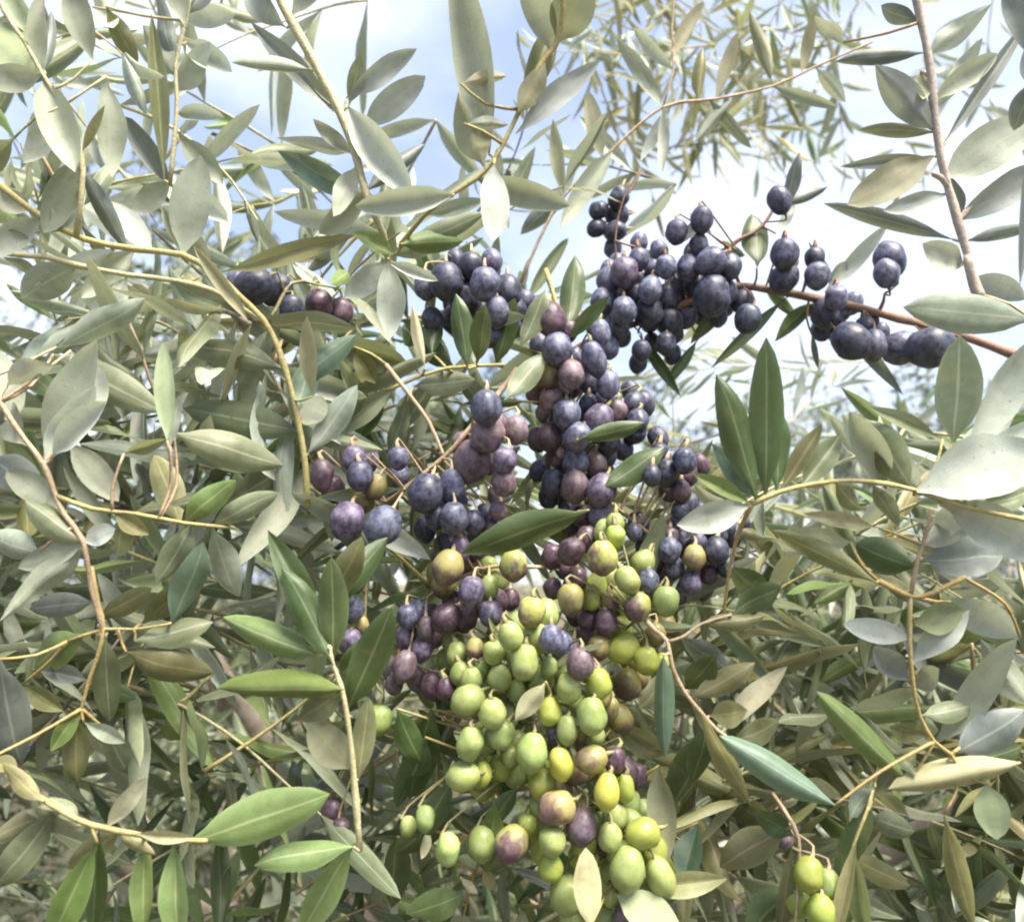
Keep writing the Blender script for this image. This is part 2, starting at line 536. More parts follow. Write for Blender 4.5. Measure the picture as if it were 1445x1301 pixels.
def leaf_cloud(name, centres, normals_up, lengths, parent, mats, idx):
    """many small folded leaves as one mesh (uncountable far foliage)"""
    n = len(centres)
    ax = rng.normal(size=(n, 3)); ax[:, 2] -= 0.25
    ax /= np.linalg.norm(ax, axis=1)[:, None]
    up = rng.normal(size=(n, 3)) * 0.7 + np.array([0, 0, 0.8])
    sx = np.cross(ax, up); sx /= np.linalg.norm(sx, axis=1)[:, None] + 1e-9
    nz_ = np.cross(sx, ax)
    L = lengths[:, None]
    W = L * rng.uniform(0.09, 0.15, (n, 1))
    v = np.stack([centres - ax * L * 0.5,
                  centres + sx * W + nz_ * W * 0.15,
                  centres + ax * L * 0.5 - nz_ * L * 0.08,
                  centres - sx * W + nz_ * W * 0.15], axis=1).reshape(-1, 3)
    me = bpy.data.meshes.new(name)
    me.vertices.add(n * 4); me.loops.add(n * 4); me.polygons.add(n)
    me.vertices.foreach_set('co', v.ravel())
    me.loops.foreach_set('vertex_index', np.arange(n * 4, dtype=np.int32))
    me.polygons.foreach_set('loop_start', np.arange(0, n * 4, 4, dtype=np.int32))
    me.polygons.foreach_set('loop_total', np.full(n, 4, dtype=np.int32))
    for m in mats:
        me.materials.append(m)
    me.polygons.foreach_set('material_index', idx.astype(np.int32))
    lay = me.uv_layers.new(name='UVMap')
    lay.data.foreach_set('uv', np.tile(np.array([.5, 0, 1, .5, .5, 1, 0, .5], dtype=np.float32), n))
    me.update()
    o = bpy.data.objects.new(name, me)
    col.objects.link(o)
    o['kind'] = 'stuff'
    if parent:
        adopt(o, parent)
    return o

def back_tree(x, y, height, spread, n_leaf, label, lean=0.0):
    root = empty('olive_tree', Vector((x, y, 0)), label, 'tree', 'olive trees standing behind the fruiting branches')
    # trunk, gnarled and forking
    base = Vector((x, y, -0.05))
    fork = Vector((x + lean, y, height * 0.34))
    P, R = catmull([base, base.lerp(fork, 0.5) + Vector((0.06, 0.05, 0)), fork], [0.19, 0.13, 0.10], 0.05)
    vv, ff = tube_data(P, R, 10, 0.3, x)
    mesh_obj('trunk', vv, ff, STEM['k'], root)
    ends = []
    for k in range(6):
        a = k * 1.05 + random.uniform(-0.3, 0.3)
        e = Vector((x + math.cos(a) * spread * 0.55, y + math.sin(a) * spread * 0.55, height * random.uniform(0.6, 0.85)))
        m = fork.lerp(e, 0.5) + Vector((0, 0, -0.08)) + Vector((random.uniform(-.1, .1), random.uniform(-.1, .1), 0))
        P, R = catmull([fork + Vector((0, 0, -0.05)), m, e], [0.075, 0.045, 0.015], 0.05)
        vv, ff = tube_data(P, R, 7, 0.25, k)
        mesh_obj('limb', vv, ff, STEM['k'], root)
        ends += [m, e, e + Vector((random.uniform(-.3, .3), random.uniform(-.3, .3), .2))]
    # crown of small leaves gathered round drooping sprays
    cs = []
    nsp = n_leaf // 40
    for k in range(nsp):
        th = random.uniform(0, 2 * math.pi)
        rr = spread * random.uniform(0.25, 1.0) ** 0.6
        zc = random.uniform(-1, 1)
        c = np.array([x + math.cos(th) * rr * math.sqrt(1 - zc * zc * 0.85),
                      y + math.sin(th) * rr * math.sqrt(1 - zc * zc * 0.85),
                      height * 0.62 + zc * height * 0.40])
        if noise.noise(Vector(c) * 1.6) < -0.22:
            continue
        d = np.array([math.cos(th) * 0.6, math.sin(th) * 0.6, random.uniform(-0.9, 0.7)])
        tt = rng.uniform(0, 1, 40)
        cs.append(c + np.outer(tt, d) * random.uniform(0.2, 0.42) + rng.normal(size=(40, 3)) * 0.025)
    cs = np.concatenate(cs)
    idx = rng.choice(4, len(cs), p=[0.42, 0.2, 0.2, 0.18])
    leaf_cloud('crown', cs, None, rng.uniform(0.045, 0.075, len(cs)), root, BACK_LEAF, idx)

def bearing_tree():
    root = empty('olive_tree', Vector((0.12, 1.75, 0)), 'olive tree bearing the fruit, its dark leafy heart behind the bunches', 'tree')
    fork = Vector((0.10, 1.72, 0.85))
    P, R = catmull([Vector((0.12, 1.75, -0.05)), Vector((0.16, 1.74, 0.4)), fork], [0.16, 0.11, 0.09], 0.04)
    vv, ff = tube_data(P, R, 10, 0.35, 3.0)
    mesh_obj('trunk', vv, ff, STEM['k'], root)
    for k, e in enumerate([(-0.9, 1.2, 1.55), (-0.5, 1.0, 1.8), (0.95, 1.15, 1.6), (0.6, 1.05, 1.75), (0.1, 1.0, 1.55), (-0.2, 2.2, 1.7), (0.9, 2.0, 1.6)]):
        e = Vector(e)
        m = fork.lerp(e, 0.5) + Vector((0.03 * k - 0.1, 0, -0.07))
        P, R = catmull([fork - Vector((0, 0, 0.05)), m, e], [0.05, 0.028, 0.008], 0.03)
        vv, ff = tube_data(P, R, 7, 0.25, k)
        mesh_obj('limb', vv, ff, STEM['k'], root)
    cs = []
    for k in range(760):
        x = random.uniform(-1.5, 1.6); y = random.uniform(1.15, 2.3)
        top = 1.62 - 0.10 * abs(x - 0.1) + 0.10 * noise.noise(Vector((x * 2, y * 2, 1)))
        z = random.uniform(0.75, top)
        if noise.noise(Vector((x, y, z)) * 3.0) < -0.35:
            continue
        d = np.array([random.uniform(-1, 1), random.uniform(-1, 0.5), random.uniform(-1, 0.6)])
        tt = rng.uniform(0, 1, 30)
        cs.append(np.array([x, y, z]) + np.outer(tt, d) * random.uniform(0.12, 0.2) + rng.normal(size=(30, 3)) * 0.016)
    cs = np.concatenate(cs)
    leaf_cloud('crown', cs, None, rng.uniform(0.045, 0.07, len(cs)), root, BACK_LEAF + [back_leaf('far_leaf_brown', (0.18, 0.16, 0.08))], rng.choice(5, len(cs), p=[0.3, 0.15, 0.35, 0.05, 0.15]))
bearing_tree()
back_tree(-1.9, 3.3, 3.0, 1.45, 34000, 'olive tree with dense grey-green crown filling the gaps behind the arching yellow twig')
back_tree(0.0, 4.3, 2.5, 1.5, 26000, 'lower olive tree in dark shade behind the hanging olive bunches', 0.1)
back_tree(2.1, 3.6, 2.35, 1.5, 34000, 'olive tree with silvery crown behind the red-brown fruiting branch', -0.15)
back_tree(-4.6, 7.5, 3.6, 1.9, 16000, 'farther olive tree with rounded crown seen past the dense grey-green one')
back_tree(4.9, 8.2, 3.2, 1.9, 16000, 'farther olive tree with rounded crown seen past the silvery one')

# ------------------------------------------------------------------ the near branches, one thing each
TO_CAM = -(CAM_R @ Vector((0, 0, -1)))

def stem_part(parent, pts, rads, mat, name='stem', step=0.012, sides=7, rough=0.22):
    P, R = catmull(pts, rads, step)
    R = [r * (1 + 0.16 * noise.noise(p * 90) + 0.28 * max(0.0, math.sin(i * 1.05 + 2 * noise.noise(p * 30))) ** 8) for i, (p, r) in enumerate(zip(P, R))]
    dd = (P[-1] - P[-2]).normalized()
    ends = [(P[-1] + dd * R[-1] * 0.5, R[-1] * 0.8), (P[-1] + dd * R[-1] * 0.9, R[-1] * 0.35)]
    vv, ff = tube_data(P + [e[0] for e in ends], R + [e[1] for e in ends], sides, rough, random.random() * 9)
    mesh_obj(name, vv, ff, STEM[mat], parent)
    return P

def twig_to(parent, start, end, mat, r=0.0008):
    mid = start.lerp(end, 0.5) + Vector((random.uniform(-1, 1), random.uniform(-1, 1), random.uniform(-1, 0.5))) * (end - start).length * 0.12
    P, R = catmull([start, mid, end], [r * 1.25, r, r * 0.85], 0.006)
    vv, ff = tube_data(P, R, 5)
    return mesh_obj('twig', vv, ff, STEM[mat], parent)

ROOTS = {}
REFS = []            # (x, y, phrase) of the near branches and bunches, for telling the inner twigs apart
def branch(label, depth, stems, leaves, twig='y', group=None):
    for s_ in stems:
        REFS.extend((q[0], q[1], label) for q in s_[3])
    first = stems[0][3][0]
    p0 = at(first[0], first[1], first[2] if len(first) > 2 else depth)
    root = empty('olive_branch', p0, label, 'branch', group)
    ROOTS[label] = root
    samples = []
    for mat, r0, r1, pl in stems:
        pts, rads = [], []
        for i, q in enumerate(pl):
            dd = q[2] if len(q) > 2 else depth
            pts.append(at(q[0], q[1], dd))
            f = i / max(1, len(pl) - 1)
            rads.append((r0 * (1 - f) + r1 * f) * 0.82 * dd / F)
        samples += stem_part(root, pts, rads, mat)
    inv = CAM_R.transposed()
    for line in leaves.strip().splitlines():
        tk = line.split()
        if len(tk) < 6:
            continue
        bx, by, tx, ty, wpx = map(float, tk[:5])
        kind = tk[5]
        under = kind.endswith('-')
        kind = kind[0]
        var = None; dz = 0.0; roll = random.uniform(-22, 22); tipz = random.uniform(-0.012, 0.014)
        for e in tk[6:]:
            if e[0] == 'v': var = int(e[1:])
            elif e[0] == 'z': dz = float(e[1:]) / 1000
            elif e[0] == 'r': roll = float(e[1:])
            elif e[0] == 'e': tipz = float(e[1:]) / 1000
        # depth of the stem nearest in view
        best, bd = None, 1e9
        for s in samples:
            c = inv @ (s - CAM_C)
            sx = 722.5 + F * c.x / -c.z; sy = 650.5 - F * c.y / -c.z
            q = (sx - bx) ** 2 + (sy - by) ** 2
            if q < bd:
                bd, best, sdp = q, s, -c.z
        dl = sdp + dz
        b = at(bx, by, dl)
        tip = at(tx, ty, dl + tipz)
        holder = root
        if (b - best).length > 0.0035:
            holder = twig_to(root, best, b, twig)
        elif bd < 36:
            b = best.copy()
        wm = 0.87 * wpx * dl / F / max(0.75, math.cos(math.radians(roll)))
        view = (CAM_C - b.lerp(tip, 0.5)).normalized()
        nrm = view if not under else -view
        ax = (tip - b).normalized()
        nrm = Matrix.Rotation(math.radians(roll), 3, ax) @ nrm
        add_leaf(b, tip, wm, kind, holder, nrm, var)
    return root

branch('long arching yellow-green twig with silvery leaves, ending beside the blue-grey olives', 0.46,
  [('y', 6, 5, [(-160, 170, .50), (-60, 225, .48), (0, 262), (60, 308), (120, 338), (190, 352), (258, 360), (300, 385), (335, 415), (372, 452), (392, 490), (408, 540), (420, 590), (430, 650), (434, 715)]),
   ('p', 5, 4, [(-120, 330, .47), (0, 357), (60, 362), (110, 375), (180, 388), (250, 397), (300, 410), (335, 430), (375, 455)])],
  '''
  255 355 285 222 62 g- v0
  190 352 120 420 40 g- z10
  310 385 505 335 34 y v3
  415 585 440 500 44 t v1
  440 560 436 445 28 b- v1 z-5
  435 640 500 545 44 p z4
  430 600 455 560 46 g- v0
  400 520 240 465 48 g z4 v4
  405 540 470 650 46 p z12 v0
  425 610 255 575 60 g z10 v0
  428 640 300 720 44 g z16
  60 310 0 345 44 p-
  45 300 0 270 40 g- z8
  165 350 60 395 38 p- z14
  110 375 20 430 60 p z6 v1
  180 390 130 440 50 p- z18
  240 395 330 440 38 g z14
  300 385 240 300 42 g- z18
  215 355 160 290 40 p- z16
  380 465 330 540 40 p z10
  392 490 350 420 40 g- z20
  410 545 490 470 42 t z8 v4
  ''', 'y')

branch('upright twig with broad curled grey-green leaves growing up from the arching twig', 0.45,
  [('p', 5, 3, [(108, 332, .458), (112, 300), (117, 240), (108, 195), (88, 150), (60, 105), (35, 60), (5, 15), (-25, -60)])],
  '''
  62 112 112 262 56 g- v2
  150 108 148 252 46 g- v1 z8
  112 222 150 150 16 y v3
  60 105 -10 40 78 f- v0 z4
  55 105 62 -10 30 g- z6
  62 100 72 15 22 s z10
  60 108 -15 110 44 g- v4
  130 85 105 -20 46 g- z6
  90 150 40 230 40 p- z14 v1
  110 225 50 320 52 g- z10
  20 195 -30 245 44 o v3 z-8
  112 235 165 330 30 s z12
  60 60 0 -30 40 f- z12
  118 290 170 215 28 g z16
  115 270 70 330 40 p- z20
  ''', 'p')

branch('pale brown-edged twig hung with upright narrow leaves beside the sky gap', 0.50,
  [('p', 4, 3, [(240, 260), (246, 200), (250, 140), (248, 90), (262, 30), (280, -60)])],
  '''
  232 255 212 28 30 o v3 r10
  240 262 190 185 34 s- z6
  248 130 300 60 40 p- z10
  250 110 190 30 46 g- z12
  262 40 235 -60 40 g-
  250 160 330 175 26 p- z6
  248 90 215 -20 30 s z15
  266 20 300 -40 34 s z4
  262 60 340 120 40 p- z10
  250 190 318 265 38 g- z14 v1
  242 255 190 300 38 g- z8
  150 10 190 85 34 o z14
  130 10 160 60 44 g- z20
  255 30 330 20 36 p- z25
  240 260 320 320 40 p- z22
  ''', 'p')

branch('stout pale olive twig slanting down across open sky with grey leaves', 0.44,
  [('p', 9, 6, [(375, -60), (398, 5), (425, 55), (452, 105), (480, 160), (498, 205), (510, 250), (522, 290), (540, 330, .45), (548, 370, .46)])],
  '''
  488 140 578 70 36 s- v1
  492 150 505 78 30 g v3 z4
  512 180 600 108 46 s- v0 z6
  490 150 588 278 56 p- v2
  478 165 360 42 36 s z8 v3
  435 98 325 95 24 p v7
  405 40 335 -25 42 s- z6
  410 25 460 -40 34 g-
  470 150 420 80 22 g- z8
  505 235 470 310 36 g- z8
  516 270 610 200 28 s z10
  500 220 440 170 24 g- z12
  515 270 450 320 40 g- z12
  500 215 395 190 24 p- z12
  522 290 400 215 42 t z18 v3
  540 330 420 290 34 p- z16
  548 365 545 475 48 p- v1 z-4
  548 368 485 420 42 p- z4
  548 368 612 400 20 p- z2
  548 360 640 330 34 g z8
  ''', 'p')

branch('twig with a yellow-green leaf stalk fork and broad backlit leaves over open sky', 0.40,
  [('y', 5, 4, [(800, -70, .39), (795, 20, .395), (785, 62), (762, 92), (745, 130), (722, 180), (698, 225), (672, 252), (632, 278), (598, 305, .41), (566, 345, .42)])],
  '''
  690 218 662 -30 62 g- v2 z8
  688 238 640 118 64 y- v3 z-3
  728 188 842 98 40 s- v1
  697 232 693 342 48 p- v0 z-10
  770 85 735 150 40 o- v3
  778 75 748 -30 48 g- z8
  786 60 830 -30 70 o- v0 z4
  790 55 850 10 30 o z8
  735 150 775 40 42 o v3 z6
  672 252 800 285 46 g- v2 z4
  640 275 512 290 44 p- v7 z-4
  600 303 690 285 26 p v3
  566 345 665 340 38 f v2 z-6
  570 345 690 305 36 g v4 z4
  556 360 500 325 30 f z4
  650 118 720 110 24 b- v3 z-4
  655 175 720 180 22 p- v3 z-8
  ''', 'y')

branch('thin brown twig rising across the sky with small narrow leaves and an olive-green bud', 0.62,
  [('t', 3, 2, [(735, 400), (760, 340), (795, 278), (860, 215), (935, 152), (1010, 140), (1090, 122), (1150, 95), (1230, 60)]),
   ('t', 2, 1.5, [(935, 152), (950, 100), (948, 40), (955, -40)])],
  '''
  790 278 785 175 24 y- v1
  800 272 735 330 30 s
  850 225 830 130 30 y- v0
  865 212 790 330 34 g- v2 z-6
  930 155 870 60 26 g-
  940 150 945 250 20 g-
  985 145 1000 60 22 y
  1010 140 1040 60 22 y-
  1090 122 1060 20 24 o
  1095 122 1180 150 20 g-
  1150 95 1192 146 26 g-
  1130 105 1140 40 20 y-
  948 100 900 40 22 g-
  948 80 990 20 22 y-
  1000 140 1060 210 20 g
  950 145 905 230 20 p-
  1040 135 985 200 20 g-
  ''', 't')

branch('knotty pale brown branch end with dark slate leaves against bright white sky', 0.43,
  [('k2', 7, 7, [(1275, -60), (1293, 0), (1306, 60), (1314, 110), (1318, 160), (1326, 215), (1338, 265), (1352, 315), (1366, 365), (1374, 405)]),
   ('k2', 7, 12, [(1364, 360, .428), (1371, 388, .428), (1377, 408, .428), (1381, 416, .428)]),
   ('k2', 6, 5, [(1338, 265), (1330, 252), (1318, 246)]),
   ('k2', 5, 4, [(1352, 315), (1362, 300), (1370, 292)])],
  '''
  1305 75 1185 84 26 s v1
  1316 186 1236 95 54 s- v3
  1316 188 1212 182 24 o v1
  1318 220 1192 292 58 o- v0
  1320 222 1180 236 22 s v3 z4
  1340 272 1236 303 30 s- v1
  1328 208 1450 28 24 s v3
  1332 250 1465 170 72 g- v0
  1346 315 1470 235 50 s- v1
  1350 320 1345 250 26 s z6
  1360 335 1470 318 22 s
  1345 338 1163 290 30 s v1 z8
  1366 375 1285 345 42 g- z6
  1308 80 1392 18 38 g-
  1318 140 1390 95 36 g- z8
  1300 100 1296 150 26 y- z6
  1372 390 1450 420 40 s- z8
  1316 160 1380 60 30 p- z12
  1300 30 1240 10 30 s
  1296 10 1350 -40 40 g-
  1455 452 1282 432 64 p v0 z-6
  1190 60 1150 20 24 g- z10
  ''', 't')

branch('thick slate grey leafy shoot with broad dim leaves beside the knotty branch', 0.36,
  [('k', 7, 6, [(1560, -80), (1500, -20), (1470, 60), (1462, 130)])],
  '''
  1466 90 1425 -30 50 s- v1
  1465 110 1432 185 40 s v1
  1462 130 1455 40 40 s-
  1463 130 1435 400 24 s- z10 v3
  ''', 'k')

branch('red-brown fruiting branch reaching out into the sky gap', 0.585,
  [('r', 8, 5, [(1480, 520, .60), (1370, 478, .60), (1290, 455, .595), (1200, 432), (1115, 414), (1040, 404), (985, 420), (930, 445), (860, 470), (800, 500), (760, 540, .57)]),
   ('r', 3, 2, [(1045, 405), (1030, 350), (1075, 320), (1105, 270)]),
   ('r', 2, 1.5, [(1238, 443, .592), (1246, 426, .588), (1250, 412, .58)]),
   ('r', 2, 1.5, [(930, 440), (880, 400), (868, 340), (880, 280), (905, 240)])],
  '''
  1068 378 1068 292 44 d v1 z-8
  1105 300 1124 212 24 s
  1110 290 1168 264 18 s
  1175 400 1140 345 16 s
  1040 415 975 485 24 d
  1110 420 1000 520 20 d v3
  1150 428 1090 480 26 d
  1170 432 1110 450 22 d
  1180 440 1275 555 22 s v3
  1145 470 1148 520 10 s
  1290 455 1365 495 30 s z4
  1165 410 1245 345 26 p-
  1170 405 1190 370 22 p- z6
  1020 340 1060 360 18 g
  990 300 960 345 18 p- z-10
  1095 330 1120 290 18 p-
  1000 360 975 300 16 g-
  905 350 960 390 18 p-
  900 470 960 560 20 d z8
  870 480 800 440 22 d z12
  1080 410 1130 450 20 d z6
  985 480 940 540 18 d z10
  ''', 'r')

branch('fruit-laden drooping twig half hidden by mauve and slate olives', 0.53,
  [('y', 4, 3, [(770, 380, .56), (790, 450, .55), (800, 520, .54), (815, 600, .535), (830, 690, .53), (845, 770, .52), (850, 850, .50), (840, 930, .48)]),
   ('y', 3, 2, [(830, 690, .53), (900, 740, .55), (960, 790, .56), (985, 830, .56)])],
  '''
  800 470 812 350 42 d v1 z-50
  800 480 860 420 26 d v3 z-50
  870 620 765 570 5 f
  815 620 912 600 30 d v1 z-62
  850 690 935 625 46 d v1 z-56
  830 720 655 790 56 d v1 z-98
  712 565 770 492 42 g v1 z-66
  735 490 765 405 38 g v1 z-60
  860 640 920 560 24 p- z8
  880 750 930 700 12 y- z-14
  945 780 895 700 30 d z4
  960 790 1000 720 26 d z6
  800 500 745 430 34 d z8
  ''', 'y')

branch('tan fruit stalk twig with a slender mint leaf, carrying bloomy blue-grey olives', 0.475,
  [('t', 5, 4, [(730, 520, .50), (700, 560, .495), (665, 602), (640, 632), (615, 655), (580, 683), (555, 702, .48), (520, 725, .485)]),
   ('t', 4, 3, [(545, 515, .50), (580, 560, .49), (605, 595, .485), (625, 640, .478)]),
   ('y', 4, 3, [(480, 590, .50), (560, 545, .50), (630, 520, .50), (710, 515, .50)])],
  '''
  560 545 462 612 34 g v3
  575 555 545 650 30 g z4
  585 545 670 535 40 g z12 v0
  620 525 570 610 30 g z10
  570 690 450 698 24 p v3 z-10
  585 520 480 485 52 o v3 z6
  500 490 530 540 34 y v3
  545 515 490 560 34 y z8
  600 520 585 430 18 b- v3 z-6
  610 500 622 420 34 d z4
  660 520 640 412 38 d v1 z-22
  672 515 690 430 36 d v3 z-22
  645 525 700 600 34 g z14
  640 520 560 450 40 d z16
  700 515 725 420 36 d z10
  560 690 600 720 24 o z8
  540 560 500 630 36 d z18
  ''', 'y')

branch('upright pale yellow twig with dark green leaves in front of the lilac olives', 0.39,
  [('p', 6, 3, [(508, 1200), (502, 1130), (497, 1070), (490, 1010), (480, 965), (470, 938), (466, 915)])],
  '''
  472 935 402 798 52 d v1
  470 930 466 788 50 d v0 z3
  490 1000 552 860 60 d v0 z6
  484 972 288 984 48 f v7 z-6
  486 978 425 1010 44 o v3 z2
  448 925 300 868 50 f v2 z4
  505 1100 520 985 38 o v0 z4
  498 1085 436 1018 60 o- v0 z8
  455 900 378 755 46 d v3 z10
  500 1195 355 1210 46 f v1 z-4
  500 1190 428 1310 52 f v3 z2
  450 860 540 770 48 d z24
  465 920 420 870 40 o z18
  490 1010 455 1060 40 d z20
  478 955 520 905 44 d z22
  450 870 510 770 50 o z18 v1
  ''', 'p')

branch('low yellow twig with one broad fresh green leaf at its tip', 0.37,
  [('y', 5, 4, [(10, 1095, .40), (80, 1140), (130, 1164), (200, 1178), (245, 1184), (290, 1186)])],
  '''
  275 1182 465 1124 76 f v0
  150 1168 208 1094 30 y- v0
  188 1176 278 1178 20 b v3 z-4
  140 1168 128 1320 34 d v3 z6
  138 1190 70 1330 52 f v3
  242 1186 258 1330 44 f v3
  205 1180 208 1330 36 f v1 z8
  110 1160 75 1120 28 g z6
  125 1165 30 1150 44 o- z10
  90 1145 -10 1180 40 o z8
  165 1172 205 1200 20 y z6
  170 1172 90 1230 40 o z12
  60 1130 0 1075 30 y z-6
  80 1138 -20 1260 54 g z8
  ''', 'y')

branch('pinkish pale twig with paired mint leaves like open pods', 0.41,
  [('t', 5, 4, [(-60, 470), (0, 568), (35, 620), (62, 655), (75, 690), (90, 725), (118, 765), (128, 830, .415), (145, 888, .42)]),
   ('y', 4, 3, [(80, 700), (130, 718), (190, 725), (260, 738), (330, 745, .43)])],
  '''
  62 652 112 548 46 p- v4
  74 640 160 570 42 p- v7 z-3
  98 625 168 706 48 g- v0 z4
  40 630 -10 560 50 g- z6
  236 622 232 484 32 f- v0 z-4
  240 630 255 560 20 p- z2
  175 640 240 615 22 y v3
  245 610 390 640 60 g v4 z6
  120 765 40 700 46 g
  118 765 165 745 34 p- v0
  118 765 30 800 40 g- v0
  120 770 0 860 44 g- z4
  55 780 -20 760 46 p z2
  190 725 140 800 40 g z8
  160 720 215 755 30 y v3
  255 738 215 640 50 y z10 v0
  260 738 330 680 44 f z8
  300 742 390 700 38 g z6
  190 725 280 700 46 g z14
  300 742 330 850 46 p v1 z8
  270 740 220 820 46 g z14
  85 720 20 680 46 g- z14
  70 690 -20 640 60 s z20
  20 600 -20 490 70 g- z12 v0
  60 650 150 480 60 g- z16 v1
  75 500 225 580 58 g z24 v0
  80 490 200 435 46 p z22 v1
  100 495 140 585 60 p- z18 v1
  5 575 -40 640 40 s z8
  10 545 80 500 40 p- z8
  ''', 't')

branch('orange-jointed twig with four spread grey leaves over dark gaps', 0.42,
  [('o', 5, 3, [(128, 800, .43), (138, 850, .425), (146, 888), (138, 925), (124, 965), (115, 1000)]),
   ('y', 3, 2, [(95, 905), (146, 888), (190, 888), (240, 880)])],
  '''
  120 895 20 950 58 f v4
  190 905 292 872 46 g v1
  148 900 156 1022 44 g v0
  178 920 276 955 54 o v4
  115 1000 74 1056 30 f v3
  118 1018 172 1046 26 p v3
  110 1010 108 1110 42 o v1 z4
  150 1030 185 1105 40 g z8
  32 965 92 1000 32 y v3 z6
  0 930 32 1092 66 s v1 z-20
  -15 1070 28 1092 30 y v3 z-30
  200 880 260 820 40 o z8
  240 880 290 780 50 t v1 z6
  130 850 40 860 40 s z10
  140 870 210 830 36 o z12
  125 960 60 950 30 s z14
  125 965 190 985 30 d z16
  140 860 300 905 40 g z14
  ''', 'o')

branch('curved yellow twig linking upright dark leaves to a large bright mint leaf', 0.40,
  [('y', 4, 4, [(1062, 712), (1100, 694), (1150, 683), (1200, 678), (1250, 683), (1292, 692), (1360, 715, .39), (1480, 740, .38)]),
   ('o', 4, 3, [(1062, 712), (1045, 745, .41), (1030, 800, .42), (1020, 880, .43)])],
  '''
  1060 712 946 738 50 p- v1
  1058 708 974 670 26 f v3
  1066 706 1022 528 52 d v1
  1080 700 1082 476 56 d v0 z3
  1094 695 1108 575 40 d v1 z5
  1100 692 1160 605 32 o v3 z5
  1070 705 1005 630 42 t z8
  1128 688 1180 622 44 g z3 v3
  1292 692 1470 650 104 p- v1 z-4
  1300 698 1470 725 58 p- v3 z2
  1285 690 1228 598 62 g v1 z4
  1250 684 1185 570 50 g- z12
  1300 695 1180 570 56 p- v7 z26
  1345 625 1352 475 70 g v0 z10
  1368 628 1430 500 56 p- z14
  1330 620 1220 575 26 g v3 z12
  1230 680 1270 740 30 o z8
  1330 710 1460 770 70 p- z6
  1180 682 1215 720 30 y z8
  1030 800 1090 860 46 d z8
  1350 705 1445 600 50 p- z16
  1380 712 1470 690 40 g z14
  ''', 'y')

branch('short brown twig with yellow drying leaves and an orange knot', 0.41,
  [('o', 5, 4, [(1240, 820), (1275, 838), (1300, 842), (1330, 830), (1360, 815)]),
   ('o', 4, 3, [(1285, 840), (1283, 900), (1288, 960), (1298, 1010), (1318, 1046), (1342, 1064), (1352, 1085)]),
   ('t', 4, 3, [(1285, 840), (1295, 790), (1308, 750), (1315, 720)])],
  '''
  1238 822 1088 752 38 y v1 z-4
  1200 765 1095 765 50 y- v0 z6
  1240 745 1130 725 26 b v3 z4
  1290 800 1210 770 60 d z10
  1440 1076 1272 1120 46 b v7 z-8
  1392 1105 1408 1184 52 f- v0 z-4
  1332 1148 1378 1320 36 y v1 z-4
  1282 1102 1170 988 44 f v2 z4
  1178 1136 1034 1040 50 t v2 z-10
  1345 1062 1450 1005 60 s v1 z4
  1350 1080 1460 1050 44 d z8
  1300 1010 1380 990 36 g z8
  1288 960 1225 900 44 s- z6 v4
  1286 940 1370 860 46 p- z10
  1300 790 1440 770 66 s z8
  1300 770 1370 740 40 p- z4
  1290 880 1340 860 50 f- z6
  1286 900 1190 880 40 p- z14
  1290 970 1340 940 36 g- z16
  1310 1040 1250 1020 36 o z10
  1320 1050 1440 930 50 g- z18
  1310 750 1390 700 44 p- z14
  1440 900 1350 830 60 p- z16
  1460 1000 1380 900 50 g- z14
  ''', 'o')

branch('reddish forked twig with long pointed yellow-olive leaves below the purple-tinged olives', 0.42,
  [('t', 4, 3, [(905, 868, .45), (925, 890, .44), (942, 905), (948, 940), (965, 975), (985, 1000), (1010, 1028), (1035, 1048)]),
   ('t', 3, 2, [(942, 905), (965, 898), (990, 880), (1030, 868)])],
  '''
  985 1000 1068 1138 32 y v1
  1018 1032 1112 948 36 y- v1
  936 925 936 1075 34 t v7 z-4
  990 880 1080 868 30 o
  975 985 1060 935 40 o z6 v1
  1000 1010 1055 1000 44 y z6
  1030 868 1110 830 44 d z6
  960 900 1040 960 40 s z12
  1030 1045 1100 1020 40 o z10
  965 975 1010 920 46 d z14
  945 940 905 1000 30 o z12
  1000 1020 990 1110 40 d z18
  1010 1030 950 1160 50 d z24
  ''', 't')

branch('leafy twig among the green olives with small curled beige leaves', 0.435,
  [('o', 3, 2, [(800, 880, .47), (770, 940, .46), (740, 1010, .455), (720, 1080, .45), (700, 1150, .45), (670, 1230, .45), (650, 1310, .45)]),
   ('o', 3, 2, [(740, 1010, .455), (800, 1090, .45), (850, 1160, .45), (890, 1220, .45)])],
  '''
  770 962 728 1018 34 b- v3 z-44
  832 1310 828 1196 46 b v0 z-60
  680 1225 708 1258 20 b v1 z-20
  650 1238 672 1262 14 b v1 z-20
  606 1170 592 1215 16 b- v1 z-15
  700 1125 672 1240 44 f v8 z-26
  710 1120 745 1060 44 d z-8
  730 1110 690 1170 30 d z-20
  655 1260 570 1290 50 f v5 z-10
  640 1270 600 1320 30 d z-6
  900 1255 1020 1240 40 y v3 z-34
  870 1262 960 1320 60 f- v0 z-40
  930 1080 945 1180 46 o- z-6
  985 1160 965 1250 44 t z-4
  610 1000 575 1130 60 d v0 z-6
  600 1040 560 1150 50 d v5 z-10
  640 1100 585 1190 44 d v1 z-14
  620 1010 640 930 40 d z6
  560 1000 600 1080 44 d v1 z-16
  590 1000 640 1080 40 d z4
  870 1020 960 1080 44 o z6
  640 1150 560 1210 50 d z4
  560 1180 540 1300 46 d z6
  ''', 'o')

